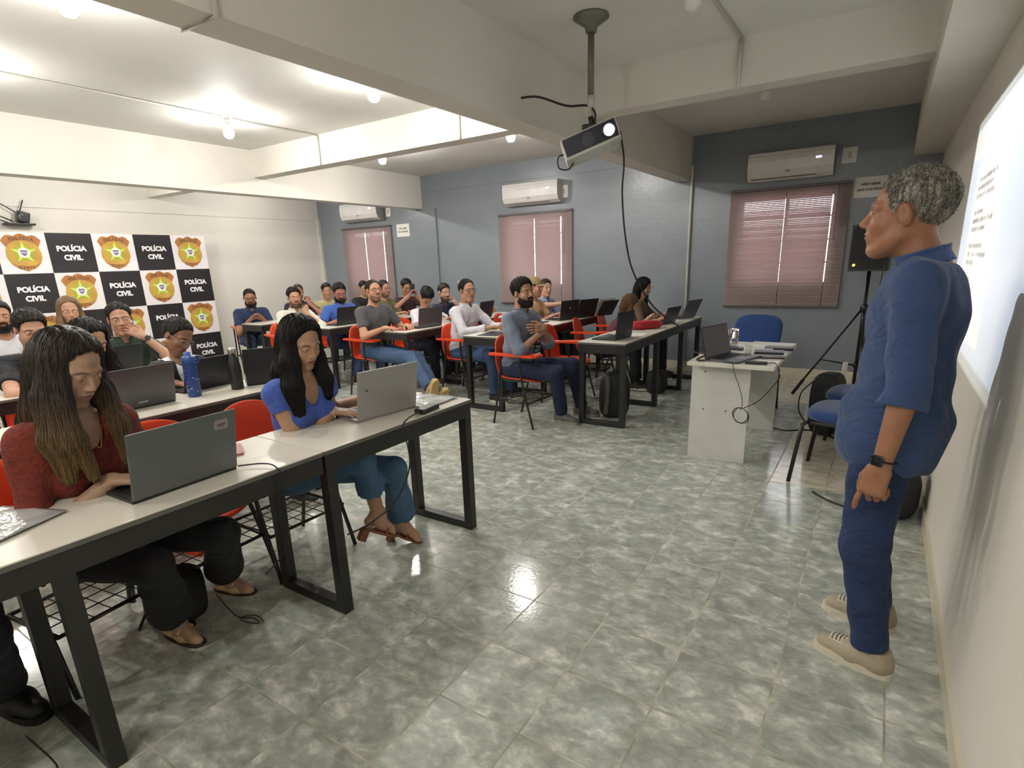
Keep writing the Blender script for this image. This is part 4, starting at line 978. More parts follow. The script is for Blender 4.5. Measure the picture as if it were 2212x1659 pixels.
# ---------- hand ----------
def hand_chain(side,curl,spread=.10,thumb=.6,pose=None):
    """returns capsules in hand-local frame (x to fingers, y towards thumb, z back of hand)"""
    C=[]; L=[(.034,.022,.018),(.038,.025,.019),(.035,.023,.018),(.028,.018,.016)]; ys=(.030,.0105,-.009,-.027); xs=(.088,.092,.088,.080)
    R_=(.0088,.0090,.0086,.0076)
    for i in range(4):
        cu=curl[i] if isinstance(curl,(list,tuple)) else curl
        p=V3(xs[i],ys[i],-.002); a=-.12; yaw=spread*(1.3-i)*.8
        C.append((V3(.03,ys[i]*.75,0),p,.0125,.0105))
        for j,l in enumerate(L[i]):
            a+= (cu*(.75,.95,.7)[j])
            q=p+l*V3(math.cos(a)*math.cos(yaw),math.cos(a)*math.sin(yaw),-math.sin(a)); C.append((p,q,R_[i]*(1-.06*j),R_[i]*(.94-.08*j))); p=q
    p=V3(.022,.026,-.006); d=nrm(V3(.55,.75*thumb+.15,-.30)); q=p+.040*d; C.append((p,q,.0155,.0115)); 
    d=nrm(V3(.85,.35*thumb,-.28)); r=q+.032*d; C.append((q,r,.0112,.0098)); d=nrm(V3(.95,.05,-.25)); C.append((r,r+.022*d,.0098,.0078))
    return C
def hand_sdf(P,W,Rh,C,s):
    Q=((P-W)@Rh)/s
    d=rbox(Q,(.048,.002,0),(.045,.037,.013),.012); d=smin(d,cap(Q,(-.02,0,0),(.02,0,0),.024,.020),.02)
    for (a,b,r1,r2) in C: d=smin(d,cap(Q,a,b,r1,r2),.0045)
    return d*s
def ik(S_,W,l1,l2,hint):
    v=W-S_; L=np.linalg.norm(v)
    if L>(l1+l2)*.995: W=S_+v/L*(l1+l2)*.995; v=W-S_; L=np.linalg.norm(v)
    a=(l1*l1-l2*l2+L*L)/(2*L); hh=math.sqrt(max(l1*l1-a*a,1e-6)); u=v/L; h=np.asarray(hint,float); h=nrm(h-u*(h@u)); return S_+u*a+h*hh,W
def person(label,head,yaw=0,hy=0,hp=10,hr=0,lean=14,skin='B98A6E',fem=0,hair=None,hairc='1C1613',face=None,shirt=None,pants='26334D',
           arms=None,hints=None,hands=None,legs=None,bulk=1.0,res=1,shoes='2A2725',J=None,extra=None,longhair=None,group=None,hsc=None,skirt=None,feet=True,hscale=1.0,twist=0,pslim=1.0):
    hr_=math.radians; face=dict(face or {}); face['fem']=fem
    th=hr_(lean); stand=J is not None
    s=(J or {}).get('s') or np.clip(head[2]/(.53+.5*math.cos(th)+.165),.86,1.10)
    d=V3(math.sin(th),0,math.cos(th)); 
    P0=V3(0,0,.53*s) if not stand else V3(*J['P0']); N=P0+.50*s*d
    if not stand: 
        Hc=N+V3(.035*s,0,.165*s); Hc[2]=head[2]
        if abs(Hc[2]-N[2]-.165*s)>.03: N[2]=Hc[2]-.165*s
    else: Hc=V3(*J['Hc']); N=V3(*J['N']); d=nrm(N-P0)
    yr=hr_(yaw); Rw=np.array([[math.cos(yr),-math.sin(yr),0],[math.sin(yr),math.cos(yr),0],[0,0,1]])
    root=np.array(head,float)-Rw@Hc; root[2]=0
    t=thing('person',label,'person',tuple(root),yr,group)
    toL=lambda p: Rw.T@(np.asarray(p,float)-root)
    hh={3:.0026,2:.0033,1:.0048,0:.006}[res]; hb={3:.007,2:.009,1:.012,0:.015}[res]; hf={3:.0030,2:.0035,1:.0045,0:.0055}[res]
    fwd=nrm(np.cross(V3(0,1,0),d)); Rt=np.stack([fwd,V3(0,1,0),d],1)
    if twist: 
        tw=rotm(twist,0,0); Rt2=tw@Rt
    else: Rt2=Rt
    wS=(.146 if fem else .172)*s*(1+.3*(bulk-1)); k=s
    lat=Rt2[:,1]
    ShC=P0+d*(N-P0).dot(d)*.90
    Sh=[ShC+lat*wS*sy-d*.012 for sy in (-1,1)]      # right(-y), left(+y)
    cw=(.140 if fem else .160)*k*bulk; cdp=(.098 if fem else .115)*k*bulk
    wc,cc=P0+d*.17*k,P0+d*.345*k
    def torso(P,o=0.0):
        q=ell(P,P0+d*.02*k,((.115+.0)*k*bulk+o,(.168 if fem else .160)*k*(.5+.5*bulk)+o,.125*k+o),Rt)
        q=smin(q,ell(P,wc,(cdp*.95+o,cw*(.84 if fem else .93)+o,.15*k+o),Rt),.05)
        q=smin(q,ell(P,cc,(cdp+o,cw+o,.165*k+o),Rt2),.05)
        q=smin(q,cap(P,Sh[0]*.80+ShC*.20,Sh[1]*.80+ShC*.20,.056*k*(.6+.4*bulk)+o,.056*k*(.6+.4*bulk)+o),.05)
        if fem:
            for sy in (-1,1): q=smin(q,ell(P,cc+Rt2@V3(.078*k,sy*.068*k,-.01*k),(.05*k+o,.058*k+o,.058*k+o)),.03)
        return q
    def neck(P):
        q=cap(P,N-V3(.0,0,.03)*k,Hc+rotm(hy*.5,hp*.5,0)@V3(-.022,0,-.05)*k,(.050 if fem else .060)*k,(.046 if fem else .056)*k)
        for S_ in Sh: q=smin(q,cap(P,N+V3(-.01,0,-.005)*k,S_*.7+ShC*.3,.040*k,.030*k),.03)
        return q
    # arms
    l1,l2=.300*k,.255*k
    arms=arms or [(.46,-.14,.80),(.46,.14,.80)]; hints=hints or [(-.2,-.6,-1),(-.2,.6,-1)]
    El=[];Wr=[]
    for i in range(2):
        W=np.asarray(arms[i],float); W=toL(W[:3]) if len(W)==4 else W     # 4-tuple = world target
        e,W=ik(Sh[i],W,l1,l2,hints[i]); El.append(e); Wr.append(W)
    am=(.82 if fem else 1.0)*(.5+.5*bulk)*k
    ra=(.050*am,.041*am,.040*am,.026*k)
    def arm(P,i,o=0.0): return smin(cap(P,Sh[i],El[i],ra[0]+o,ra[1]+o),cap(P,El[i],Wr[i],ra[2]+o,ra[3]+o),.02)
    # legs
    if legs is None: legs=[dict(),dict()]
    Hi=[];Kn=[];An=[];Fd=[]
    for i,sy in enumerate((-1,1)):
        L=legs[i]; hpnt=P0+V3(.02,sy*.088*k,-.03*k)*1.0
        kn=V3(*L['K']) if 'K' in L else P0+V3(.43*k,sy*.11*k,.0)
        an=V3(*L['A']) if 'A' in L else V3(kn[0]+L.get('ax',.02),kn[1],.085)
        if L.get('w'): kn,an=toL(kn),toL(an)
        Hi.append(hpnt); Kn.append(kn); An.append(an); fd=L.get('F',(1,sy*.15,0)); Fd.append(nrm(V3(*fd) if not L.get('w') else Rw.T@V3(*fd)))
    FR=[];FB=[]
    for i in range(2):
        L=legs[i]; up=V3(*L.get('fu',(0,0,1)))
        if L.get('w') and 'fu' in L: up=Rw.T@up
        x=nrm(Fd[i] if L.get('tilt') else Fd[i]*V3(1,1,0)+V3(0,0,1e-6)); z=nrm(up-x*(up@x)); y=np.cross(z,x); FR.append(np.stack([x,y,z],1)); FB.append(An[i]-z*(.085*k))
    lg=(.9 if fem else 1.0)*(.6+.4*bulk)*k; rl=(.083*lg,.058*lg,.056*lg,.036*k)
    def leg(P,i,o=0.0,cut=0): return smin(cap(P,Hi[i],Kn[i],rl[0]+o,rl[1]+o),cap(P,Kn[i],An[i],rl[2]+o,rl[3]+o),.03)
    hs=(hsc or (.95 if fem else 1.0))*k*hscale; Rh=rotm(hy,hp,hr)
    def headf(P): return head_sdf(((P-Hc)@Rh)/hs,face)*hs
    def bodyf(P):
        q=smin(torso(P,-.004),neck(P),.03)
        for i in range(2): q=smin(q,arm(P,i),.035)
        for i in range(2):
            q=smin(q,leg(P,i,-.003),.03)
            if legs[i].get('shoe') in ('loafer','sandal'):
                R3=FR[i]; b0=FB[i]; kk=k*.9
                def W_(x,y,z): return b0+(R3@V3(x,y,z))*kk
                q=smin(q,smin(cap(P,An[i],W_(.05,0,.045),.036*kk,.034*kk),cap(P,W_(.03,0,.04),W_(.105,0,.026),.034*kk,.030*kk),.02),.03)
                q=smin(q,cap(P,An[i],W_(-.035,0,.04),.034*kk,.030*kk),.02)
                if legs[i]['shoe']=='sandal':
                    for j in range(5): q=smin(q,cap(P,W_(.10,.026-.0125*j,.022),W_(.150-.007*abs(j-(.5 if i==0 else 3.5)),.034-.016*j,.014),.011,.0095 if j not in ((0,) if i==0 else (4,)) else .012),.004)
        return q
    allp=[P0,N,*Sh,*El,*Wr,*Kn,*An,*Hi]; lo=np.min(allp,0)-.16; hi=np.max(allp,0)+.16; lo[2]=max(lo[2],-.02)
    parts=[sdf_mesh(bodyf,lo,hi,hb)]
    parts.append(sdf_mesh(lambda P: smin(headf(P),neck(P),.022),Hc-V3(.15,.15,.20)*k,Hc+V3(.16,.15,.155)*k,hh))
    hands=hands or [dict(),dict()]
    HR=[]
    for i in range(2):
        H=hands[i] or {}; fdir=nrm(Wr[i]-El[i]); x=nrm(V3(*H['dir'])) if 'dir' in H else fdir
        up=V3(*H.get('up',(0,0,1))); z=nrm(up-x*(up@x)); y=np.cross(z,x)   # y: left of x ; thumb inward: right hand (i=0) thumb at +y, left hand thumb at -y
        if i==1: Rm=np.stack([x,-y,z],1)
        else: Rm=np.stack([x,y,z],1)
        HR.append(Rm); C=hand_chain(i,H.get('curl',.38),H.get('spread',.10),H.get('thumb',.6)); hsx=k*(.92 if fem else 1.02)
        fn=lambda P,i=i,Rm=Rm,C=C: smin(hand_sdf(P,Wr[i],Rm,C,hsx),cap(P,Wr[i]-fdir*.07,Wr[i],ra[3]+(ra[2]-ra[3])*.07/l2-.0003,ra[3]),.010)
        c0=Wr[i]+Rm[:,0]*.06; parts.append(sdf_mesh(fn,c0-.155,c0+.155,hf))
    sk=np.array(lin(skin)); hc=np.array(lin(hairc))
    def cols(v):
        q=((v-Hc)@Rh)/hs; m=(np.linalg.norm(q,axis=1)<.17)
        out=np.concatenate([np.tile(sk,(len(v),1)),np.ones((len(v),1))],1); out[m]=face_cols(q[m],face,sk,hc)
        if fem:  # painted nails / knuckles left plain
            pass
        return out
    mk_mesh('body',parts,M_skin,t,cols)
    Lb=lambda c,r: (c-V3(*r),c+V3(*r))
    # hair
    if hair is not None:
        hm=hair.get('mat') or hair_mat(hairc,hair.get('col2'))
        Rb=rotm(hy*.35,0,0)
        def hf_(P):
            q=((P-Hc)@Rh)/hs; dd=hair_sdf(q,hair)*hs
            if longhair:
                for ch in longhair:
                    fr=ch.get('frame','b'); pts=ch['p']; rr=ch['r']
                    pw=[ (Hc+Rh@(V3(*p)*hs)) if j<ch.get('nh',1) else (Hc+Rb@(V3(*p)*hs)) for j,p in enumerate(pts)]
                    cd_=None
                    for j in range(len(pw)-1):
                        a=cap(P,pw[j],pw[j+1],rr[j]*hs,rr[j+1]*hs)
                        cd_=a if cd_ is None else smin(cd_,a,.02)
                    dd=smin(dd,cd_,.022)
                qa=P-Hc; ang=np.arctan2(qa[:,1],qa[:,0]+.02); rad=np.hypot(qa[:,0]+.02,qa[:,1])
                dd=dd+.0012*np.sin(ang*34+3*np.sin(qa[:,2]*7))*np.clip((.10-qa[:,2])/.08,0,1)
                dd=smax(dd,-ell(q,(.104,0,-.010),(.070,hair.get('fw',.060),.108))*hs,.010)
                dd=smax(dd,-(cap(P,N+V3(.05,0,-.12)*k,Hc+Rh@V3(.08,0,-.04)*hs,.045*k,.05*k)),.01) if hair.get('openneck',True) else dd
            return dd
        zlo=.17 if not longhair else .17+max(-min(p[2] for p in ch['p']) for ch in longhair)
        ex=.16 if not longhair else .27
        hv=sdf_mesh(hf_,Hc-V3(ex,ex,zlo)*k,Hc+V3(ex,ex,.17)*k,hh*1.15 if not longhair else hh*1.35)
        ho=mk_mesh('hair',[hv],hm,t)
        if res>=2: strands(hf_,hv[0],Hc,Rh,hs,hair,bool(longhair),int(abs(head[1])*91),Hc[2]-zlo+.01,ho,hm,(1500 if res==3 else 700) if longhair else (2600 if res==3 else 1200))
    if face.get('fullbeard'):
        g2=dict(face); mk_mesh('beard',[sdf_mesh(lambda P: beard_sdf(((P-Hc)@Rh)/hs,g2)*hs,Hc-V3(.16,.16,.19),Hc+V3(.17,.16,.02),hh*1.1)],hair_mat(hairc),t)
    # shirt
    if shirt:
        ty=shirt.get('sleeve','short'); off=shirt.get('off',.012); col=shirt['col']; fa=shirt.get('fold',.004); rs=np.random.RandomState(int(abs(head[0]*1000+head[1]*77))%9999); ph=rs.rand(8)*6
        sl=[]
        for i in range(2):
            u=nrm(El[i]-Sh[i]); v_=nrm(Wr[i]-El[i])
            if ty=='short': sl.append((Sh[i],Sh[i]+(El[i]-Sh[i])*.66,ra[0]+.012,ra[1]+.018,None,u))
            elif ty=='cap': sl.append((Sh[i],Sh[i]+(El[i]-Sh[i])*.28,ra[0]+.012,ra[0]+.014,None,u))
            elif ty=='roll': sl.append((Sh[i],El[i],ra[0]+.016,ra[1]+.016,El[i]+v_*.055*k,v_))
            elif ty in ('long','3q'):
                e=Wr[i]-v_*.012 if ty=='long' else El[i]+(Wr[i]-El[i])*shirt.get('q',.35)
                sl.append((Sh[i],El[i],ra[0]+.013,ra[1]+.013,e,v_))
        nk=shirt.get('neck',.0)
        hem=shirt.get('hem',.10)
        def shf(P):
            q=torso(P,off)
            if shirt.get('tail'): q=smin(q,ell(P,P0-d*.04+V3(.012,0,0),(.150+off,.186+off,.21),Rt),.05)
            for S_ in Sh: q=smin(q,cap(P,N+V3(-.01,0,-.012)*k,S_*.75+ShC*.25,.036*k+off,.034*k+off),.03)
            for i,x in enumerate(sl):
                a,b,r1,r2,e,u=x
                c=cap(P,a,b,r1,r2)
                if e is not None:
                    c2=cap(P,b,e+u*.05,r2,(ra[3]+.014 if ty=='long' else r2*.93)); c2=smax(c2,(P-e)@u,.004); c=smin(c,c2,.02)
                    if ty=='roll': c=smin(c,smax(cap(P,e-u*.035,e+u*.03,r2+.004,r2+.005),np.abs((P-e)@u+.014)-.018,.003),.006)
                else: c=smax(c,(P-b)@u,.004)
                c=smax(c,-((P-a)@u+.06),.01) if False else c
                q=smin(q,c,.03)
            q=smax(q,-((P-P0)@d+hem*k),.006) if hem<.5 else q
            # folds
            dl=(P-P0)@d; w1=np.sin(dl*38+ph[0]+2.2*np.sin(P[:,1]*11+ph[1])+1.5*np.sin(P[:,0]*13+ph[2]))
            w2=np.sin((P[:,1]+P[:,0]*.6)*55+ph[3]+1.8*np.sin(P[:,2]*17+ph[4]))
            q=q+fa*(w1*(.4+.6*np.exp(-((dl-.08)/.12)**2))+.45*w2)
            # neck opening
            q=smax(q,(P-N)@nrm(d+V3(-.35,0,.3))-.012*k-shirt.get('hi',0),.008)
            q=smax(q,-cap(P,N+V3(.012,0,.0+nk)*k,Hc,.060*k,.075*k),.006)
            if shirt.get('vneck'):
                vn=shirt['vneck']; q=smax(q,-ell(P,N+V3(.085,0,-.02)*k,(.075*k,.035*k+vn*.25,.05*k+vn)),.006)
            return q
        sp=[sdf_mesh(shf,lo,hi,hb*.85)]
        so=mk_mesh('shirt' if not shirt.get('name') else shirt['name'],sp,shirt.get('mat') or cloth(col),t)
        if shirt.get('collar'):
            cm=cloth(shirt.get('ccol',col)); nb=N+V3(.008,0,-.005)*k; nd=nrm(Hc-N+V3(-.03,0,0)); nf=nrm(np.cross(V3(0,1,0),nd)); Rn=np.stack([nf,V3(0,1,0),nd],1)
            def cf(P):
                q=(P-nb)@Rn; r=np.hypot(q[:,0],q[:,1]*.96); a=np.arctan2(q[:,1],q[:,0])
                zz=q[:,2]; tgt=.068*k+.30*np.abs(zz-.022*k)-.0*zz
                d1=np.abs(r-tgt)-.0035; top=.040*k; bot=-.012*k-.028*k*np.exp(-((np.abs(a)-.42)/.30)**2)
                d1=smax(d1,zz-top,.003); d1=smax(d1,bot-zz,.003)
                gap=np.abs(q[:,1])-(.008+.40*np.clip(zz+.02,0,1)+shirt.get('open',.0)); return np.maximum(d1,np.where(q[:,0]>0,-gap,-1))
            mk_mesh('collar',[sdf_mesh(cf,nb-.12,nb+.12,min(hb*.55,.0055),marg=.03)],cm,so if so else t)
    # trousers / skirt
    if pants:
        fl=0 if not skirt else skirt
        pl=[dict(l) for l in legs]; cutz=[l.get('cut',.10) for l in pl]
        fl_=[l.get('flare',0) for l in pl]
        def pf(P):
            q=ell(P,P0+d*.0*k,((.115*k*bulk+.012)*pslim,((.165 if fem else .160)*k*(.5+.5*bulk)+.010)*pslim,.125*k+.008),Rt)
            q=smax(q,(P-P0)@d-(.10 if pslim==1 else -.02)*k,.008)
            for i in range(2):
                if fl_[i]:
                    c=smin(cap(P,Hi[i],Kn[i],rl[0]+.012,rl[1]+.012),cap(P,Kn[i],An[i]+(An[i]-Kn[i])*.3,rl[1]+.002,rl[1]+fl_[i]),.03)
                    u=nrm(An[i]-Kn[i]); e=Kn[i]+(An[i]-Kn[i])*(1-pl[i].get('up',.10)); c=smax(c,(P-e)@u,.003)+.003*np.sin(np.arctan2(P[:,1]-Kn[i][1],P[:,0]-Kn[i][0])*9)*np.clip((Kn[i][2]-P[:,2])*5,0,1)
                else:
                    c=smin(cap(P,Hi[i],Kn[i],rl[0]+.012,rl[1]+.014),cap(P,Kn[i],An[i],rl[2]+.014,max(rl[3]+.022,.056*k)),.03)
                    u=nrm(An[i]-Kn[i]); e=An[i]-u*.01; c=smax(c,(P-e)@u,.005)
                q=smin(q,c,.03 if not (fl_[i]) else .02)
            w=np.sin(P[:,2]*48+P[:,0]*20+2*np.sin(P[:,1]*19)); q=q+.003*w*(.5+.5*np.sin(P[:,0]*12+P[:,2]*9))
            return q
        mk_mesh('trousers',[sdf_mesh(pf,lo,hi,hb)],M_jean(pants) if shoes!='skip' else cloth(pants),t)
    # shoes
    if feet:
      for i in range(2):
        A=An[i]; L=legs[i]; Rf=FR[i]; base=FB[i]; ks=k*(.9 if fem else 1.0)
        st=L.get('shoe','sneaker'); heel=st=='sandal'
        def sf(P,base=base,Rf=Rf):
            q=((P-base)@Rf)/ks
            if st in ('loafer','sandal'):
                dd=smin(cap(q,(-.045,0,.030),(.06,0,.026),.030,.036),cap(q,(.06,0,.024),(.135,.0,.016),.036,.022),.02); dd=smax(dd,-(q[:,2]-.006),.004)
                if st=='loafer': dd=smax(dd,-smax(cap(q,(-.03,0,.085),(.04,0,.085),.045,.042),-(q[:,2]-.03),.005),.004)
            else:
                dd=smin(cap(q,(-.040,0,.042),(.05,0,.040),.038,.043),cap(q,(.05,0,.038),(.142,0,.032),.044,.035),.03)
                dd=smin(dd,cap(q,(-.03,0,.05),(-.025,0,.09),.042,.043),.03); dd=smax(dd,-(q[:,2]-.018),.004); dd=smax(dd,q[:,2]-.098,.004)
            return dd*ks
        if st!='sandal':
            so=mk_mesh('shoe',[sdf_mesh(sf,base-.22,base+.26,min(hb*.6,.006))],mat('shoe_'+L.get('sc',shoes),L.get('sc',shoes),.6,var=.06,bump=.2,bs=200) ,t)
            b=MB(); ol=[]
            for j in range(28):
                a=2*PI*j/28; xx=math.cos(a); yy=math.sin(a); X=.052+.134*math.copysign(abs(xx)**.85,xx); Y=(.047+.004*xx)*math.copysign(abs(yy)**.72,yy)
                ol.append((X*(1 if st!='loafer' else .92),Y*(1 if st!='loafer' else .86)))
            M4=Matrix(((Rf[0,0],Rf[0,1],Rf[0,2],base[0]),(Rf[1,0],Rf[1,1],Rf[1,2],base[1]),(Rf[2,0],Rf[2,1],Rf[2,2],base[2]),(0,0,0,1)))@Matrix.Scale(ks,4)
            b.prism(ol,.0,.028 if st=='sneaker' else .010,M=M4); b.build('sole',mat('sole_'+L.get('sole','D8D2C2'),L.get('sole','D8D2C2'),.6),so)
            if L.get('laces'):
                b=MB()
                for j in range(6):
                    X=.058+.013*j; Zt=.0845-.11*(X-.05); b.tube([(X,-.025,Zt-.0075),(X+.003,-.012,Zt-.001),(X+.004,0,Zt+.0012),(X+.003,.012,Zt-.001),(X,.025,Zt-.0075)],.0030,5,M=M4)
                for sy in (-1,1): b.tube([(.05,sy*.027,.0845-.009),(.09,sy*.027,.080-.010),(.128,sy*.024,.0755-.008)],.0022,5,M=M4)
                b.build('laces',mat('lace_white','DDD6C8',.8),so)
        if st=='sandal':
            M4=M44(Rf,base,ks); b=MB(); mt=mat('tan_leather','7A4A33',.45,bump=.1)
            ol=[(.055+.115*math.cos(a),(.040+.006*math.cos(a))*math.sin(a)) for a in [2*PI*j/26 for j in range(26)]]
            b.prism(ol,-.012,.004,M=M4); so=b.build('sandal',mt,t)
            MB().prism(rrect(.045,.052,.01,cx=-.040),-.075,-.008,M=M4).build('heel',mt,so)
            b=MB()
            for (x,w_,h_,dx) in ((.090,.042,.046,.012),(.060,.040,.060,-.012),(-.005,.040,.090,.02)):
                b.tube([(x+dx*math.cos(a),w_*math.cos(a),h_*math.sin(a)+.0) for a in [PI*j/14 for j in range(15)]],.0065,6,M=M4,flat=.4)
            b.build('strap',mt,so)
        if st=='loafer':
            M4=M44(Rf,base,ks); b=MB(); b.tube([(.062,.036*math.cos(a),.052+.016*math.sin(a)) for a in [PI*j/12 for j in range(13)]],.006,6,M=M4); b.build('loafer_strap',mat('loafer_band','CDB78F',.5),so)
            b=MB(); b.tube([(.066,-.012,.071),(.068,.012,.071)],.0035,6,M=M4); b.build('metal_bit',mat('gold_bit','C9A34A',.3,metal=1),so)
    if extra:
        for e in extra: e(dict(t=t,Hc=Hc,Rh=Rh,hs=hs,Wr=Wr,El=El,HR=HR,N=N,k=k,Sh=Sh,P0=P0,d=d,Rt=Rt,ra=ra,hb=hb,lo=lo,hi=hi,torso=torso,cc=cc,hh=hh))
    return t
def M44(Rm,c,s=1.0): return Matrix(((Rm[0,0]*s,Rm[0,1]*s,Rm[0,2]*s,c[0]),(Rm[1,0]*s,Rm[1,1]*s,Rm[1,2]*s,c[1]),(Rm[2,0]*s,Rm[2,1]*s,Rm[2,2]*s,c[2]),(0,0,0,1)))
def strands(f,v,Hc,Rh,hs,h,long_,seed,zmin,parent,mt,n):
    """thin locks traced over the hair surface"""
    rs=np.random.RandomState(seed); q=((v-Hc)@Rh)/hs
    if long_: m=(q[:,2]>.015)&(q[:,2]<.16)
    else: m=(q[:,2]>-.06)
    c=v[m]
    if len(c)<50: return
    p=c[rs.randint(0,len(c),n)].copy(); e=.002
    steps,ln=(30,.0145) if long_ else (5,.0055 if not h.get('curl') else .004)
    side=np.sign(((p-Hc)@Rh)[:,1]+1e-6); jit=rs.normal(0,1,(n,3)); lift=rs.uniform(.0,.0045 if long_ else .004,n)
    P=[p]; alive=np.ones(n,bool); A=[alive.copy()]
    for k in range(steps):
        d0=f(p); g=np.stack([f(p+V3(e,0,0))-d0,f(p+V3(0,e,0))-d0,f(p+V3(0,0,e))-d0],1); g/=np.linalg.norm(g,axis=1)[:,None]+1e-9
        if long_: w=V3(0,0,-1)[None]+.75*side[:,None]*Rh[:,1][None]*np.clip(1-k/6,0,1)-.35*Rh[:,0][None]*np.clip(1-k/6,0,1)+jit*.10
        elif h.get('curl'): w=-.3*Rh[:,0][None]+jit*.8+rs.normal(0,.7,(n,3))
        else: w=-.75*Rh[:,0][None]*np.clip((q[:,2].mean()*0+1),0,1)+V3(0,0,-.45)[None]+jit*.28
        w=w-g*(w*g).sum(1)[:,None]; w/=np.linalg.norm(w,axis=1)[:,None]+1e-9
        p=p+w*ln; tgt=lift*(min(1,k/3) if long_ else (k+1)/steps*1.6); d1=f(p); ok=np.abs(d1)<.03; alive=alive&ok&(p[:,2]>zmin); p=p-g*np.clip(d1-tgt,-.008,.008)[:,None]
        P.append(p); A.append(alive.copy())
    P=np.stack(P,1); A=np.stack(A,1); K=P.shape[1]; L=A.sum(1); 
    idx=np.minimum(np.arange(K)[None],(L-1)[:,None]); P=P[np.arange(n)[:,None],idx]
    r0=(.0017 if long_ else .0012)*hs; prof=np.sin(np.pi*np.clip(np.arange(K)/(K-1)*.9+.08,0,1))**.5*r0
    T_=np.gradient(P,axis=1)+1e-9; T_/=np.linalg.norm(T_,axis=2)[...,None]+1e-9; a=np.cross(T_,V3(.3,.2,.93)); a/=np.linalg.norm(a,axis=2)[...,None]+1e-9; b_=np.cross(T_,a)
    ring=np.stack([P+(a*math.cos(t_)+b_*math.sin(t_))*prof[None,:,None] for t_ in (0,2*PI/3,4*PI/3)],2)  # n,K,3,3
    V=ring.reshape(-1,3); i=np.arange(n)[:,None,None]*K*3; kk=np.arange(K-1)[None,:,None]*3; j=np.arange(3)[None,None]
    a0=i+kk+j; a1=i+kk+(j+1)%3; F_=np.stack([a0,a1,a1+3,a0+3],-1).reshape(-1,4)
    o=mk_mesh('hair_locks',[(V,F_)],mt,parent); o['kind']='stuff'; return o
def glasses(col='2A2522',metal=0):
    def f(c):
        M=M44(c['Rh'],c['Hc'],c['hs']); b=MB()
        for sy in (-1,1):
            ex_=lambda t_:math.copysign(abs(t_)**.62,t_)
            pts=[(.101,sy*.032+.0260*ex_(math.cos(a)),.0+.0165*ex_(math.sin(a))) for a in [2*PI*j/24 for j in range(24)]]
            pts=[(.100-.28*max(0,abs(p[1])-.03),p[1],p[2]) for p in pts]
            b.tube(pts,.0016 if metal else .0021,6,M=M,closed=True)
            b.tube([(.092,sy*.0565,.006),(.05,sy*.078,.006),(.0,sy*.086,.004),(-.02,sy*.086,-.006)],.0016,5,M=M)
        b.tube([(.103,-.009,.004),(.106,0,.006),(.103,.009,.004)],.0017,5,M=M)
        b.build('glasses',mat('spectacle_'+col,col,.35,metal=metal),c['t'])
    return f
def watch(i,col='1A1A1A',face='101012',d=.018):
    def f(c):
        W,E=c['Wr'][i],c['El'][i]; x=nrm(W-E); Rm=c['HR'][i]; z=nrm(Rm[:,2]-x*(Rm[:,2]@x)); y=np.cross(z,x); R3=np.stack([x,y,z],1)
        M=M44(R3,W-x*d); r=c['ra'][3]*1.12+.0035; b=MB()
        b.tube([(0,r*math.cos(2*PI*j/22),r*math.sin(2*PI*j/22)) for j in range(22)],.009,8,M=M,closed=True,flat=.3)
        o=b.build('watch_strap',mat('strap_'+col,col,.5),c['t']); MB().box((-.017,-.016,r-.001),(.017,.016,r+.008),.004,M=M).build('watch_face',mat('wface_'+face,face,.15),o)
    return f
def bracelet(i,col='D9C9A0',d=.02):
    def f(c):
        W,E=c['Wr'][i],c['El'][i]; x=nrm(W-E); y=nrm(np.cross(x,V3(0,0,1))); z=np.cross(x,y); M=M44(np.stack([x,y,z],1),W-x*d); r=c['ra'][3]*1.15+.003; b=MB()
        for j in range(20): b.sphere((0,r*math.cos(2*PI*j/20),r*math.sin(2*PI*j/20)),.0042,6,M=M)
        b.build('bracelet',mat('bracelet_'+col,col,.4),c['t'])
    return f
# ================= THE PEOPLE =================
R0=1
def seat_for(h,yaw=0,lean=14): pass
CL=lambda n,L=.33,y=.085,r=.036: [dict(p=[(.0,s*.066,.02),(.012,s*y,-.09),(.045,s*(y+.012),-.20),(.06,s*(y),-L)],r=[.030,r,r,.018]) for s in (1,-1)]+[dict(p=[(-.055,s*.02,.0),(-.085,s*.04,-.14),(-.095,s*.045,-L+.02)],r=[.06,.065,.045]) for s in (1,-1)]
def H(x,y,z): return (x,y,z,1)
# ---- front row women ----
LEGS_RED=[dict(w=1,K=(-2.00,.74,.50),A=(-2.31,.885,.085),F=(.29,.05,0),shoe='loafer',sc='C6A983',sole='3A2A1E',flare=.055,up=.22),
          dict(w=1,K=(-2.02,1.00,.50),A=(-2.46,1.195,.085),F=(.30,.11,0),shoe='loafer',sc='C6A983',sole='3A2A1E',flare=.055,up=.26)]
red_long=[dict(p=[(.00,-.066,.03),(.012,-.090,-.09),(.040,-.115,-.22),(.055,-.115,-.35)],r=[.032,.042,.044,.020]),
          dict(p=[(.03,-.060,.03),(.065,-.080,-.10),(.085,-.085,-.22),(.10,-.065,-.36)],r=[.018,.022,.026,.014]),
          dict(p=[(.00,.066,.03),(.01,.082,-.09),(.05,.088,-.22),(.085,.070,-.35)],r=[.028,.030,.030,.015]),
          dict(p=[(-.055,-.02,0),(-.09,-.05,-.15),(-.10,-.06,-.34)],r=[.06,.07,.05]),dict(p=[(-.055,.02,0),(-.09,.04,-.15),(-.10,.04,-.32)],r=[.06,.065,.045])]
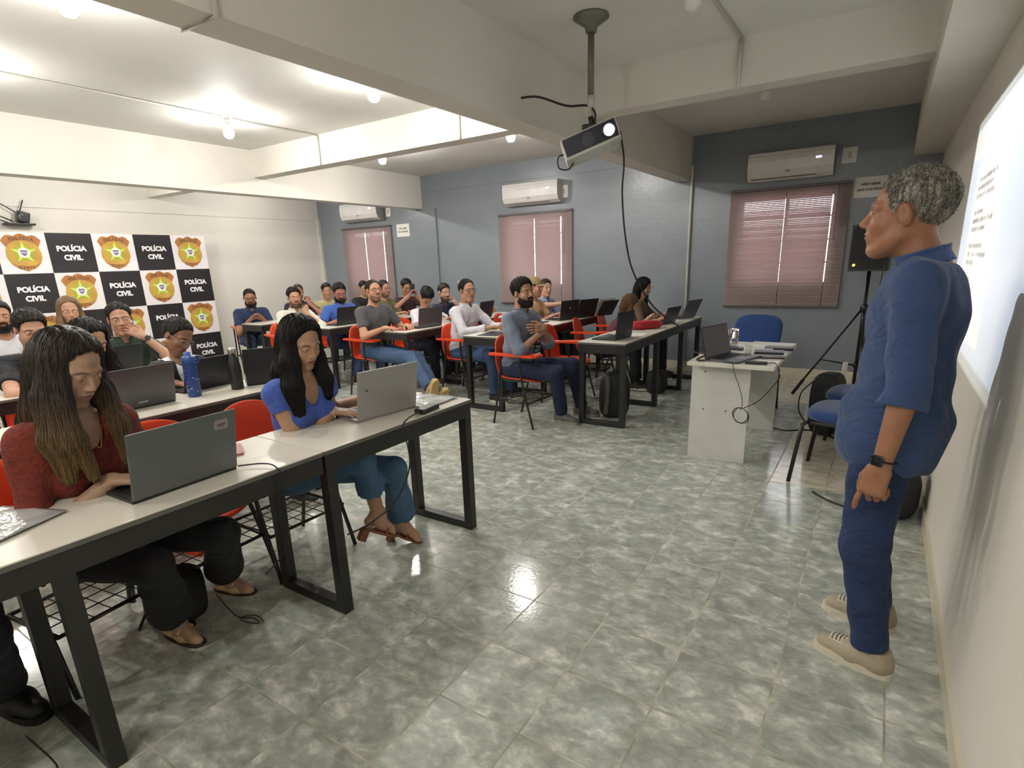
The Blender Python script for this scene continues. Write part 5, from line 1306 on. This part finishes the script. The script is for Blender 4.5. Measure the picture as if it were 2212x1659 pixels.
person('woman with long brown and blonde hair in rust red knit top at dark grey laptop',(-2.20,.71,1.185),yaw=8,hy=12,hp=26,hr=-6,lean=20,fem=1,skin='A9866E',hairc='2E2119',
 hair=dict(t=.015,style='long',mat=ombre_mat('hair_ombre_light','2E2119','8A6B3E',.86,1.12)),longhair=red_long,face=dict(lid=.72,brow=.7),
 shirt=dict(col='6B2A1C',sleeve='3q',q=.42,off=.018,fold=.005,vneck=.05,hem=.6,name='knit_top',mat=mat('rust_knit','6B2618',.9,var=.25,vs=60,bump=1.0,bs=110,bdist=.006)),
 pants='14141A',legs=LEGS_RED,arms=[H(-2.105,.72,.805),H(-2.17,.99,.81)],hints=[(-.3,-.9,-.9),(-.2,.6,-1)],
 hands=[dict(dir=(.78,.62,-.05),curl=.30,up=(0,0,1)),dict(dir=(.9,-.25,-.08),curl=.35)],res=3,
 extra=[lambda c:MB().tube(smooth_path([tuple(c['N']+V3(.02,-.07,.0)),tuple(c['N']+V3(.085,-.02,-.07)),tuple(c['N']+V3(.10,.0,-.10)),tuple(c['N']+V3(.085,.02,-.07)),tuple(c['N']+V3(.02,.07,.0))],6),.0016,5).build('necklace',mat('gold_chain','C9A24C',.3,metal=1),c['t'])])
LEGS_BLUE=[dict(w=1,K=(-1.97,1.68,.60),A=(-1.99,1.76,.275),F=(.35,.75,-.45),fu=(.2,.5,.8),tilt=1,shoe='sandal',flare=.036,up=.42),
           dict(w=1,K=(-1.93,1.84,.50),A=(-2.06,1.98,.135),F=(.85,.32,-.30),fu=(.3,.1,1),tilt=1,shoe='sandal',flare=.042,up=.14)]
blue_long=[dict(p=[(.0,-.066,.03),(.015,-.088,-.09),(.035,-.105,-.21),(.05,-.10,-.33)],r=[.034,.044,.048,.026]),
          dict(p=[(.0,.066,.03),(.01,.080,-.09),(.035,.088,-.20),(.05,.085,-.28)],r=[.028,.030,.034,.018]),
          dict(p=[(-.055,-.02,0),(-.08,-.05,-.15),(-.085,-.055,-.33)],r=[.06,.07,.05]),dict(p=[(-.055,.02,0),(-.08,.04,-.15),(-.085,.04,-.30)],r=[.06,.065,.04])]
person('woman with long straight black hair in blue wrap blouse and flared jeans at silver laptop',(-2.20,1.60,1.15),yaw=0,hy=-2,hp=22,hr=2,lean=12,fem=1,skin='B08A6E',hairc='15110F',
 hair=dict(t=.016,style='long'),longhair=blue_long,face=dict(lid=.65,lip=tuple(lin('8A3B3B'))),
 shirt=dict(col='3B55A4',sleeve='cap',off=.011,fold=.004,vneck=.065,hem=.6,name='blouse'),pants='40607E',legs=LEGS_BLUE,
 arms=[H(-2.16,1.69,.808),H(-2.19,1.94,.815)],hints=[(0,-1,-.7),(-.3,.9,-.8)],hands=[dict(dir=(.85,.5,-.10),curl=.34),dict(dir=(.9,-.35,-.1),curl=.35)],res=3,extra=[bracelet(0)])
# ---- second row ----
person('woman with tied-back hair and glasses in black jacket, head tilted down',(-3.74,1.815,1.085),yaw=5,hy=8,hp=30,hr=-16,lean=26,fem=1,skin='93694F',hairc='231D1A',
 hair=dict(t=.009,style='pulled'),face=dict(lid=.6),shirt=dict(col='1A1B20',sleeve='long',off=.018,vneck=.10,name='jacket'),pants='8FA3B8',res=2,
 arms=[H(-3.69,1.72,.80),H(-3.69,1.92,.80)],hands=[dict(dir=(.9,.3,-.1)),dict(dir=(.9,-.3,-.1))],extra=[glasses('8E8780'),lambda c:mk_mesh('white_collar_shirt',[sdf_mesh(lambda P:smax(c['torso'](P,.013),-cap(P,c['N']+V3(.02,0,.01),c['Hc'],.055,.07),.006),c['N']-V3(.16,.10,.24),c['N']+V3(.18,.10,.06),.007)],cloth('DADDE2'),c['t'])],
 legs=[dict(),dict(w=1,K=(-3.15,1.98,.52),A=(-3.05,2.05,.085))])
person('woman with dark centre-parted hair in black sleeveless top behind the grey laptop',(-3.62,1.285,1.13),yaw=8,hy=6,hp=24,hr=-4,lean=18,fem=1,skin='C79A77',hairc='1B1310',
 hair=dict(t=.016,style='long'),longhair=CL(0,.26),face=dict(lid=.8,lip=tuple(lin('9A5A50'))),shirt=dict(col='15151A',sleeve='none',off=.008,vneck=.07,name='sleeveless_top'),pants='22232B',arms=[H(-3.50,1.22,.80),H(-3.50,1.46,.80)],res=2)
# ---- third row ----
person('dark-haired man in black t-shirt resting forearms on table, at left below banner',(-4.65,1.35,1.15),yaw=-4,hy=0,hp=16,lean=20,skin='C0937A',hairc='211A17',hair=dict(t=.016,top=.012),face=dict(lid=.5,beard=.35),
 shirt=dict(col='17191F',sleeve='short'),pants='20242E',arms=[H(-4.33,1.33,.80),H(-4.30,1.52,.80)],hints=[(0,-1,-.5),(0,1,-.5)],res=2)
person('man in dark green shirt holding left hand to his mouth in front of banner',(-4.87,1.97,1.15),yaw=-10,hy=-10,hp=4,hr=4,lean=12,skin='B98C72',hairc='1F1A18',hair=dict(t=.010),face=dict(lid=.25),
 shirt=dict(col='1F3324',sleeve='short',collar=1),pants='1E2430',arms=[H(-4.78,1.84,.80),H(-4.72,2.04,1.015)],hints=[(-.2,-.6,-1),(.4,.8,-1)],hands=[dict(),dict(dir=(-.25,-.75,.60),up=(.85,-.1,.4),curl=.7)],res=2,extra=[watch(1,'1A1A1A','2E2E33',.03)])
# ---- back left ----
person('fair-haired woman behind the others in front of banner, only upper face visible',(-6.1,2.08,1.18),yaw=-5,hy=-10,hp=8,fem=1,skin='B98C74',hairc='6E563C',hair=dict(t=.016,style='long'),longhair=CL(0,.28),shirt=dict(col='2A262C',sleeve='short'),pants='20242E',res=1)
person('bearded man at the far left edge in white and grey shirt',(-6.0,1.56,1.18),yaw=0,hy=-8,hp=2,skin='A97B60',hairc='15110F',hair=dict(t=.012,top=.008),face=dict(lid=.2,beard=.9,fullbeard=1,bt=.005),shirt=dict(col='C9CBD2',sleeve='short'),pants='2A2D35',res=1)
person('person in dark trousers and black shoes seated outside left edge of the picture',(-2.32,.02,1.2),yaw=0,hy=0,hp=10,skin='B08A6E',hairc='1F1A18',hair=dict(t=.012),shirt=dict(col='22242C',sleeve='long'),pants='12141F',shoes='111113',res=1,
 legs=[dict(w=1,K=(-2.0,.0,.50),A=(-2.15,.08,.085),sc='111113',sole='0D0D0D'),dict(w=1,K=(-2.02,.28,.50),A=(-2.42,.37,.085),F=(.3,.06,0),sc='111113',sole='0D0D0D')])
# ---- right block, front row ----
person('bearded man in grey-blue shirt with arms crossed on orange chair, closest of right block',(-2.72,4.36,1.20),yaw=-4,hy=-12,hp=-4,hr=2,lean=6,skin='A67C62',hairc='17120F',hair=dict(t=.017,top=.018),face=dict(lid=.15,beard=.95,fullbeard=1,bt=.007),
 shirt=dict(col='6C7486',sleeve='roll',collar=1,ccol='6C7486',fold=.005,open=.006),pants='17213E',arms=[(.27,-.005,.845),(.30,.0,.895)],hints=[(-.3,-1,-1),(-.3,1,-1)],
 hands=[dict(dir=(-.15,1,.25),up=(1,.1,.1),curl=.3),dict(dir=(-.2,-1,.05),up=(1,-.1,.2),curl=.35)],bulk=1.04,res=3,
 legs=[dict(w=1,K=(-2.36,4.30,.50),A=(-2.40,4.48,.085),sc='5B5B57',sole='8B877C'),dict(w=1,K=(-2.36,4.62,.52),A=(-2.34,4.78,.085),sc='5B5B57',sole='8B877C')])
person('woman in maroon top bent forward with long light brown hair hiding her face',(-2.38,6.08,.97),yaw=15,hy=10,hp=38,hr=0,lean=38,fem=1,skin='BF9075',hairc='4A3422',hair=dict(t=.016,style='long',col2='7A5C38'),longhair=CL(0,.24),shirt=dict(col='4A1A26',sleeve='short'),pants='14141A',
 arms=[H(-2.12,5.86,.80),H(-2.05,6.2,.80)],res=2)
person('woman with long black hair and clear glasses in brown cardigan looking down at small laptop',(-2.48,6.78,1.12),yaw=10,hy=0,hp=24,lean=18,fem=1,skin='A98266',hairc='100D0D',hair=dict(t=.014,style='long'),longhair=[dict(p=[(-.055,s*.02,0),(-.10,s*.05,-.15),(-.16,s*.05,-.38)],r=[.06,.06,.04]) for s in (1,-1)]+[dict(p=[(.0,.066,.02),(.02,.075,-.12),(.03,.07,-.24)],r=[.025,.03,.02])],
 face=dict(lid=.6),shirt=dict(col='5A4630',sleeve='long',off=.018,name='cardigan',neck=.01),pants='15151B',arms=[H(-2.18,6.60,.80),H(-2.14,6.86,.80)],res=2,extra=[glasses('B7AFA5')])
# ---- right block, second row ----
person('man in white dress shirt with rectangular glasses and high hairline on orange chair',(-3.86,5.02,1.18),yaw=-2,hy=-18,hp=-3,lean=9,skin='A87C60',hairc='1D1815',hair=dict(t=.009,line=.012),face=dict(lid=.25,brow=.6),
 shirt=dict(col='C6C3CA',sleeve='long',collar=1,fold=.006,off=.018),pants='2E4566',arms=[H(-3.50,4.86,.80),H(-3.48,5.12,.80)],hints=[(-.1,-.9,-1),(-.1,.8,-1)],res=3,extra=[glasses('2B2726')],
 legs=[dict(w=1,K=(-3.44,4.86,.50),A=(-3.42,4.86,.085),sc='1E1E22',sole='CFCAB9'),dict(w=1,K=(-3.42,5.12,.50),A=(-3.36,5.06,.085),sc='1E1E22',sole='CFCAB9')])
def cap_hat(c):
    hs=c['hs']; M=M44(c['Rh'],c['Hc'],hs)
    m=mat('khaki_cap','8A7355',.9,bump=.3)
    o=mk_mesh('cap_crown',[sdf_mesh(lambda P:smax(ell(((P-c['Hc'])@c['Rh'])/hs,(-.012,0,.042),(.112,.090,.098))*hs,(.045-(((P-c['Hc'])@c['Rh'])/hs)[:,2])*hs,.005),c['Hc']-.16,c['Hc']+.18,.006)],m,c['t'])
    def fn(a,b): 
        u=(b-.5)*2.2; r=.088+.085*a; return (.01+r*math.cos(u*.75)*1.08,r*math.sin(u*.75)*(1.0-.12*a),.050-.012*a-.012*(u*u)*.6)
    MB().grid(fn,8,16,M=M).build('cap_peak',m,o,solid=.004)
person('man in khaki cap and peach t-shirt mostly hidden behind the bearded man',(-3.74,6.28,1.15),yaw=0,hy=5,hp=4,skin='B4836A',hairc='2A1F19',hair=dict(t=.006),face=dict(lid=.3,beard=.3),shirt=dict(col='CFA27C',sleeve='short'),pants='2A2D35',res=1,extra=[cap_hat])
person('clean-shaven young man in pale blue shirt with arm stretched forward before middle window',(-3.93,6.90,1.11),yaw=-10,hy=-20,hp=2,skin='C29A80',hairc='2A1E19',hair=dict(t=.012,top=.01),face=dict(lid=.25),shirt=dict(col='8F9BC4',sleeve='short',collar=1),pants='2A2D35',
 arms=[H(-3.50,6.62,.93),(.42,.14,.80)],hands=[dict(curl=1.3,dir=(1,-.1,.1)),dict()],res=1)
# ---- right block, third row ----
person('man in charcoal t-shirt with glasses and short beard, chin raised, legs stretched out',(-4.90,4.62,1.20),yaw=-6,hy=-12,hp=-10,lean=6,skin='C08F70',hairc='2A1E18',hair=dict(t=.007,line=.006),face=dict(lid=.45,beard=.75),bulk=1.12,
 shirt=dict(col='4B4A4D',sleeve='short',fold=.005),pants='344B6C',arms=[H(-4.66,4.52,.80),H(-4.60,4.80,.80)],hints=[(-.3,-1,-.9),(-.2,.9,-1)],hands=[dict(dir=(.85,.4,0),curl=.7),dict(dir=(.9,-.3,0),curl=.5)],res=2,extra=[glasses('3A2522')],
 legs=[dict(w=1,K=(-4.22,4.42,.50),A=(-3.74,4.16,.26),F=(.42,-.25,.75),fu=(-.8,.2,.5),tilt=1,sc='A2865A',sole='BFA266'),dict(w=1,K=(-4.30,4.62,.46),A=(-3.80,4.36,.14),F=(.45,-.2,.6),fu=(-.7,.2,.6),tilt=1,sc='A2865A',sole='BFA266')])
person('man in white t-shirt with black hair bent far down over the table',(-4.82,5.42,1.09),yaw=-6,hy=-14,hp=58,lean=24,skin='A87C60',hairc='0F0D0D',hair=dict(t=.014,top=.014),face=dict(lid=.7),shirt=dict(col='DAD3DA',sleeve='short'),pants='1E2536',
 arms=[H(-4.64,5.34,.80),H(-4.60,5.62,.80)],hints=[(-.1,-1,-.6),(-.1,1,-.6)],res=2)
person('bearded man in navy polo with fist at his chin beside grey corner column',(-5.05,6.05,1.10),yaw=-8,hy=-12,hp=6,lean=18,skin='B58A74',hairc='1C1614',hair=dict(t=.014,top=.012),face=dict(lid=.3,beard=.85),shirt=dict(col='1B2138',sleeve='short',collar=1),pants='1E2230',
 arms=[H(-4.78,5.90,.80),H(-4.90,6.09,.965)],hints=[(-.2,-.8,-1),(.5,.8,-1)],hands=[dict(),dict(dir=(-.5,-.4,.75),up=(.8,0,.5),curl=1.3)],res=1)
person('person in pale blue shirt hidden behind white dress shirt man, only shoulder visible',(-5.05,6.62,1.06),yaw=-5,hy=0,hp=10,skin='B08A6E',hairc='1C1614',hair=dict(t=.010),shirt=dict(col='8E9AB0',sleeve='short'),pants='22242C',res=0)
# ---- right block, fourth row ----
person('man in off-white shirt with short beard leaning chin on his hand',(-6.15,4.46,1.135),yaw=-14,hy=-8,hp=2,lean=14,skin='B98A6C',hairc='1A1412',hair=dict(t=.012,top=.012),face=dict(lid=.3,beard=.8),shirt=dict(col='D8D4C8',sleeve='3q',q=.25,collar=1,neck=-.01),pants='17181D',
 arms=[(.42,-.10,.76),H(-6.04,4.52,.945)],hints=[(-.2,-.6,-1),(.5,.9,-1)],hands=[dict(),dict(dir=(-.2,-.1,.95),up=(.9,0,.3),curl=1.2)],res=2)
person('large man in bright blue shirt with full beard and glasses looking down at laptop',(-6.13,5.16,1.15),yaw=-12,hy=-14,hp=16,lean=12,bulk=1.2,skin='A96F5C',hairc='231815',hair=dict(t=.016,top=.02),face=dict(lid=.5,beard=.9,fullbeard=1,bt=.006,chub=1,wide=1.05),shirt=dict(col='3A5CA8',sleeve='short',collar=1),pants='1D2D52',
 arms=[H(-6.02,5.0,.80),H(-5.95,5.42,.80)],hints=[(-.1,-1,-.7),(0,1,-.7)],res=2,extra=[glasses('7A6058',1)],legs=[dict(w=1,K=(-5.72,5.02,.5),A=(-5.60,4.86,.085)),dict(w=1,K=(-5.70,5.35,.5),A=(-5.62,5.3,.085))])
person('man in olive shirt with glasses and goatee looking to the right',(-6.20,6.05,1.155),yaw=0,hy=0,hp=4,lean=10,skin='AC7F66',hairc='221814',hair=dict(t=.010),face=dict(lid=.3,beard=.7),shirt=dict(col='5D5C3A',sleeve='short'),pants='22242C',res=1,extra=[glasses('4A2E26')])
person('man in dark maroon shirt with glasses photographing with a raised black phone',(-6.25,6.58,1.15),yaw=-16,hy=-6,hp=18,lean=12,skin='A57860',hairc='120F10',hair=dict(t=.014,top=.014),face=dict(lid=.5),shirt=dict(col='3A1A1E',sleeve='short'),pants='22242C',
 arms=[H(-6.00,6.36,1.03),H(-5.98,6.50,1.02)],hints=[(-.1,-1,-.8),(0,1,-.8)],hands=[dict(dir=(.2,.5,.85),up=(-.3,-.6,.2),curl=.8),dict(dir=(.1,-.3,.9),up=(.6,.4,.2),curl=.8)],res=1,extra=[glasses('5A4A44')])
t=thing('phone','black phone held up by man in dark maroon shirt','phone',(-5.955,6.40,1.135),math.radians(-42)); MB().box((-.005,-.036,-.07),(.005,.036,.07),.004).build('phone_body',M_dkp,t)
# ---- right block, last row ----
person('heavy-set bearded man with glasses in navy polo leaning forward on orange chair by white wall',(-7.60,4.78,1.10),yaw=-22,hy=-8,hp=10,lean=26,bulk=1.26,skin='9C6F54',hairc='241A15',hair=dict(t=.009),face=dict(lid=.35,beard=.85,fullbeard=1,bt=.004,chub=1,wide=1.08),shirt=dict(col='1D2C50',sleeve='short',collar=1),pants='2C3F5C',
 arms=[(.42,-.08,.80),(.42,.10,.80)],hints=[(-.3,-.6,-1),(-.3,.6,-1)],res=2,extra=[glasses('2B2320')])
person('man in black polo with hand at his mouth behind the off-white shirt man',(-7.60,5.60,1.13),yaw=-20,hy=-14,hp=0,lean=12,skin='A9725E',hairc='2A1E1A',hair=dict(t=.008),face=dict(lid=.3,beard=.4),shirt=dict(col='1C1E28',sleeve='short',collar=1),pants='22242C',
 arms=[(.36,-.14,.80),H(-7.46,5.67,.96)],hints=[(-.2,-.6,-1),(.5,.9,-1)],hands=[dict(),dict(dir=(-.2,-.3,.9),up=(.9,0,.3),curl=1.2)],res=1)
person('man in pale yellow shirt half hidden behind man in bright blue shirt',(-7.55,6.10,1.12),yaw=-16,hy=-8,hp=6,lean=12,skin='B78A6C',hairc='15110F',hair=dict(t=.014,top=.012),face=dict(lid=.3),shirt=dict(col='B9B27C',sleeve='short'),pants='22242C',res=1)
person('man in black t-shirt almost hidden behind charcoal t-shirt man',(-7.58,6.92,1.12),yaw=-10,hy=-10,hp=14,lean=12,skin='B08A6E',hairc='120F0F',hair=dict(t=.012,top=.008),face=dict(lid=.4),shirt=dict(col='191A1E',sleeve='short'),pants='22242C',res=1)
# ---- standing speaker ----
def back_pocket(c): pass
person('standing grey-haired man in blue shirt with rolled sleeves and jeans, facing the seated people',(.035,2.24,1.575),yaw=174,hy=-4,hp=-2,skin='9A6B50',hairc='77746C',
 J=dict(s=1.0,P0=(-.058,0,.915),N=(-.070,0,1.430),Hc=(0,0,1.575)),hsc=1.06,
 hair=dict(t=.009,curl=.003,line=.0,mat=hair_mat('5E5B54','A9A69C',.55)),face=dict(lid=.35,brow=.5,gaze=.0,lip=tuple(lin('8A5B4C'))),
 shirt=dict(col='2A406A',sleeve='roll',collar=1,ccol='35507F',off=.014,fold=.006,hem=.155,tail=1),pants='1A2B52',shoes='A99C86',pslim=.88,
 arms=[H(.02,2.52,.86),H(.060,1.965,.785)],hints=[(-1,-.5,0),(-1,.35,0)],hands=[dict(dir=(.2,0,-1),up=(.2,-1,0),curl=.5),dict(dir=(.16,.05,-1),up=(.35,1,.0),curl=[.22,1.25,1.3,1.35],thumb=.3)],res=3,bulk=1.06,extra=[watch(1,'151517','0E0E10',.022)],
 legs=[dict(w=1,K=(.06,2.37,.475),A=(.13,2.42,.085),F=(-.27,.06,0),sc='A39782',sole='CFC8B4',laces=1),dict(w=1,K=(.055,2.12,.475),A=(.12,2.115,.085),F=(-.27,.095,0),sc='A39782',sole='CFC8B4',laces=1)])
# ---- chairs ----
def ch(x,y,rz,l): put_chair(x,y,math.radians(rz),l)
ch(-2.52,.71,8,'orange chair under the woman in rust red knit top'); ch(-2.50,1.60,0,'orange chair under the woman in blue blouse'); ch(-2.55,1.16,4,'empty orange chair between the two women in front')
ch(-2.60,.02,0,'orange chair at the left edge under the person out of view')
ch(-3.72,1.66,4,'orange chair under woman in black jacket'); ch(-3.80,1.22,6,'orange chair under woman in black sleeveless top')
ch(-2.72,4.36+.02,-3,'orange chair under bearded man with crossed arms'); ch(-3.90,5.02,-2,'orange chair under man in white dress shirt'); ch(-4.98,4.62,-4,'orange chair under man in charcoal t-shirt')
ch(-2.75,5.30,6,'empty orange chair between the bearded man and maroon woman'); ch(-2.78,6.05,12,'orange chair under the woman in maroon'); ch(-2.80,6.78,10,'orange chair under the woman in brown cardigan')
ch(-4.05,5.60,3,'empty orange chair right of the white dress shirt man'); ch(-4.06,6.28,0,'orange chair under the man in khaki cap'); ch(-4.15,6.90,-10,'orange chair under the young man in pale blue shirt')
ch(-5.10,5.42,-6,'orange chair under the man in white t-shirt'); ch(-5.28,6.05,-8,'orange chair under the man with fist at chin'); ch(-6.38,4.50,-14,'orange chair under man in off-white shirt'); ch(-6.38,5.18,-12,'orange chair under man in bright blue shirt')
ch(-7.92,4.94,-22,'orange chair under heavy-set man in navy polo'); ch(-4.95,1.38,-4,'orange chair under man in black t-shirt'); ch(-5.02,2.0,-10,'orange chair under man in dark green shirt')
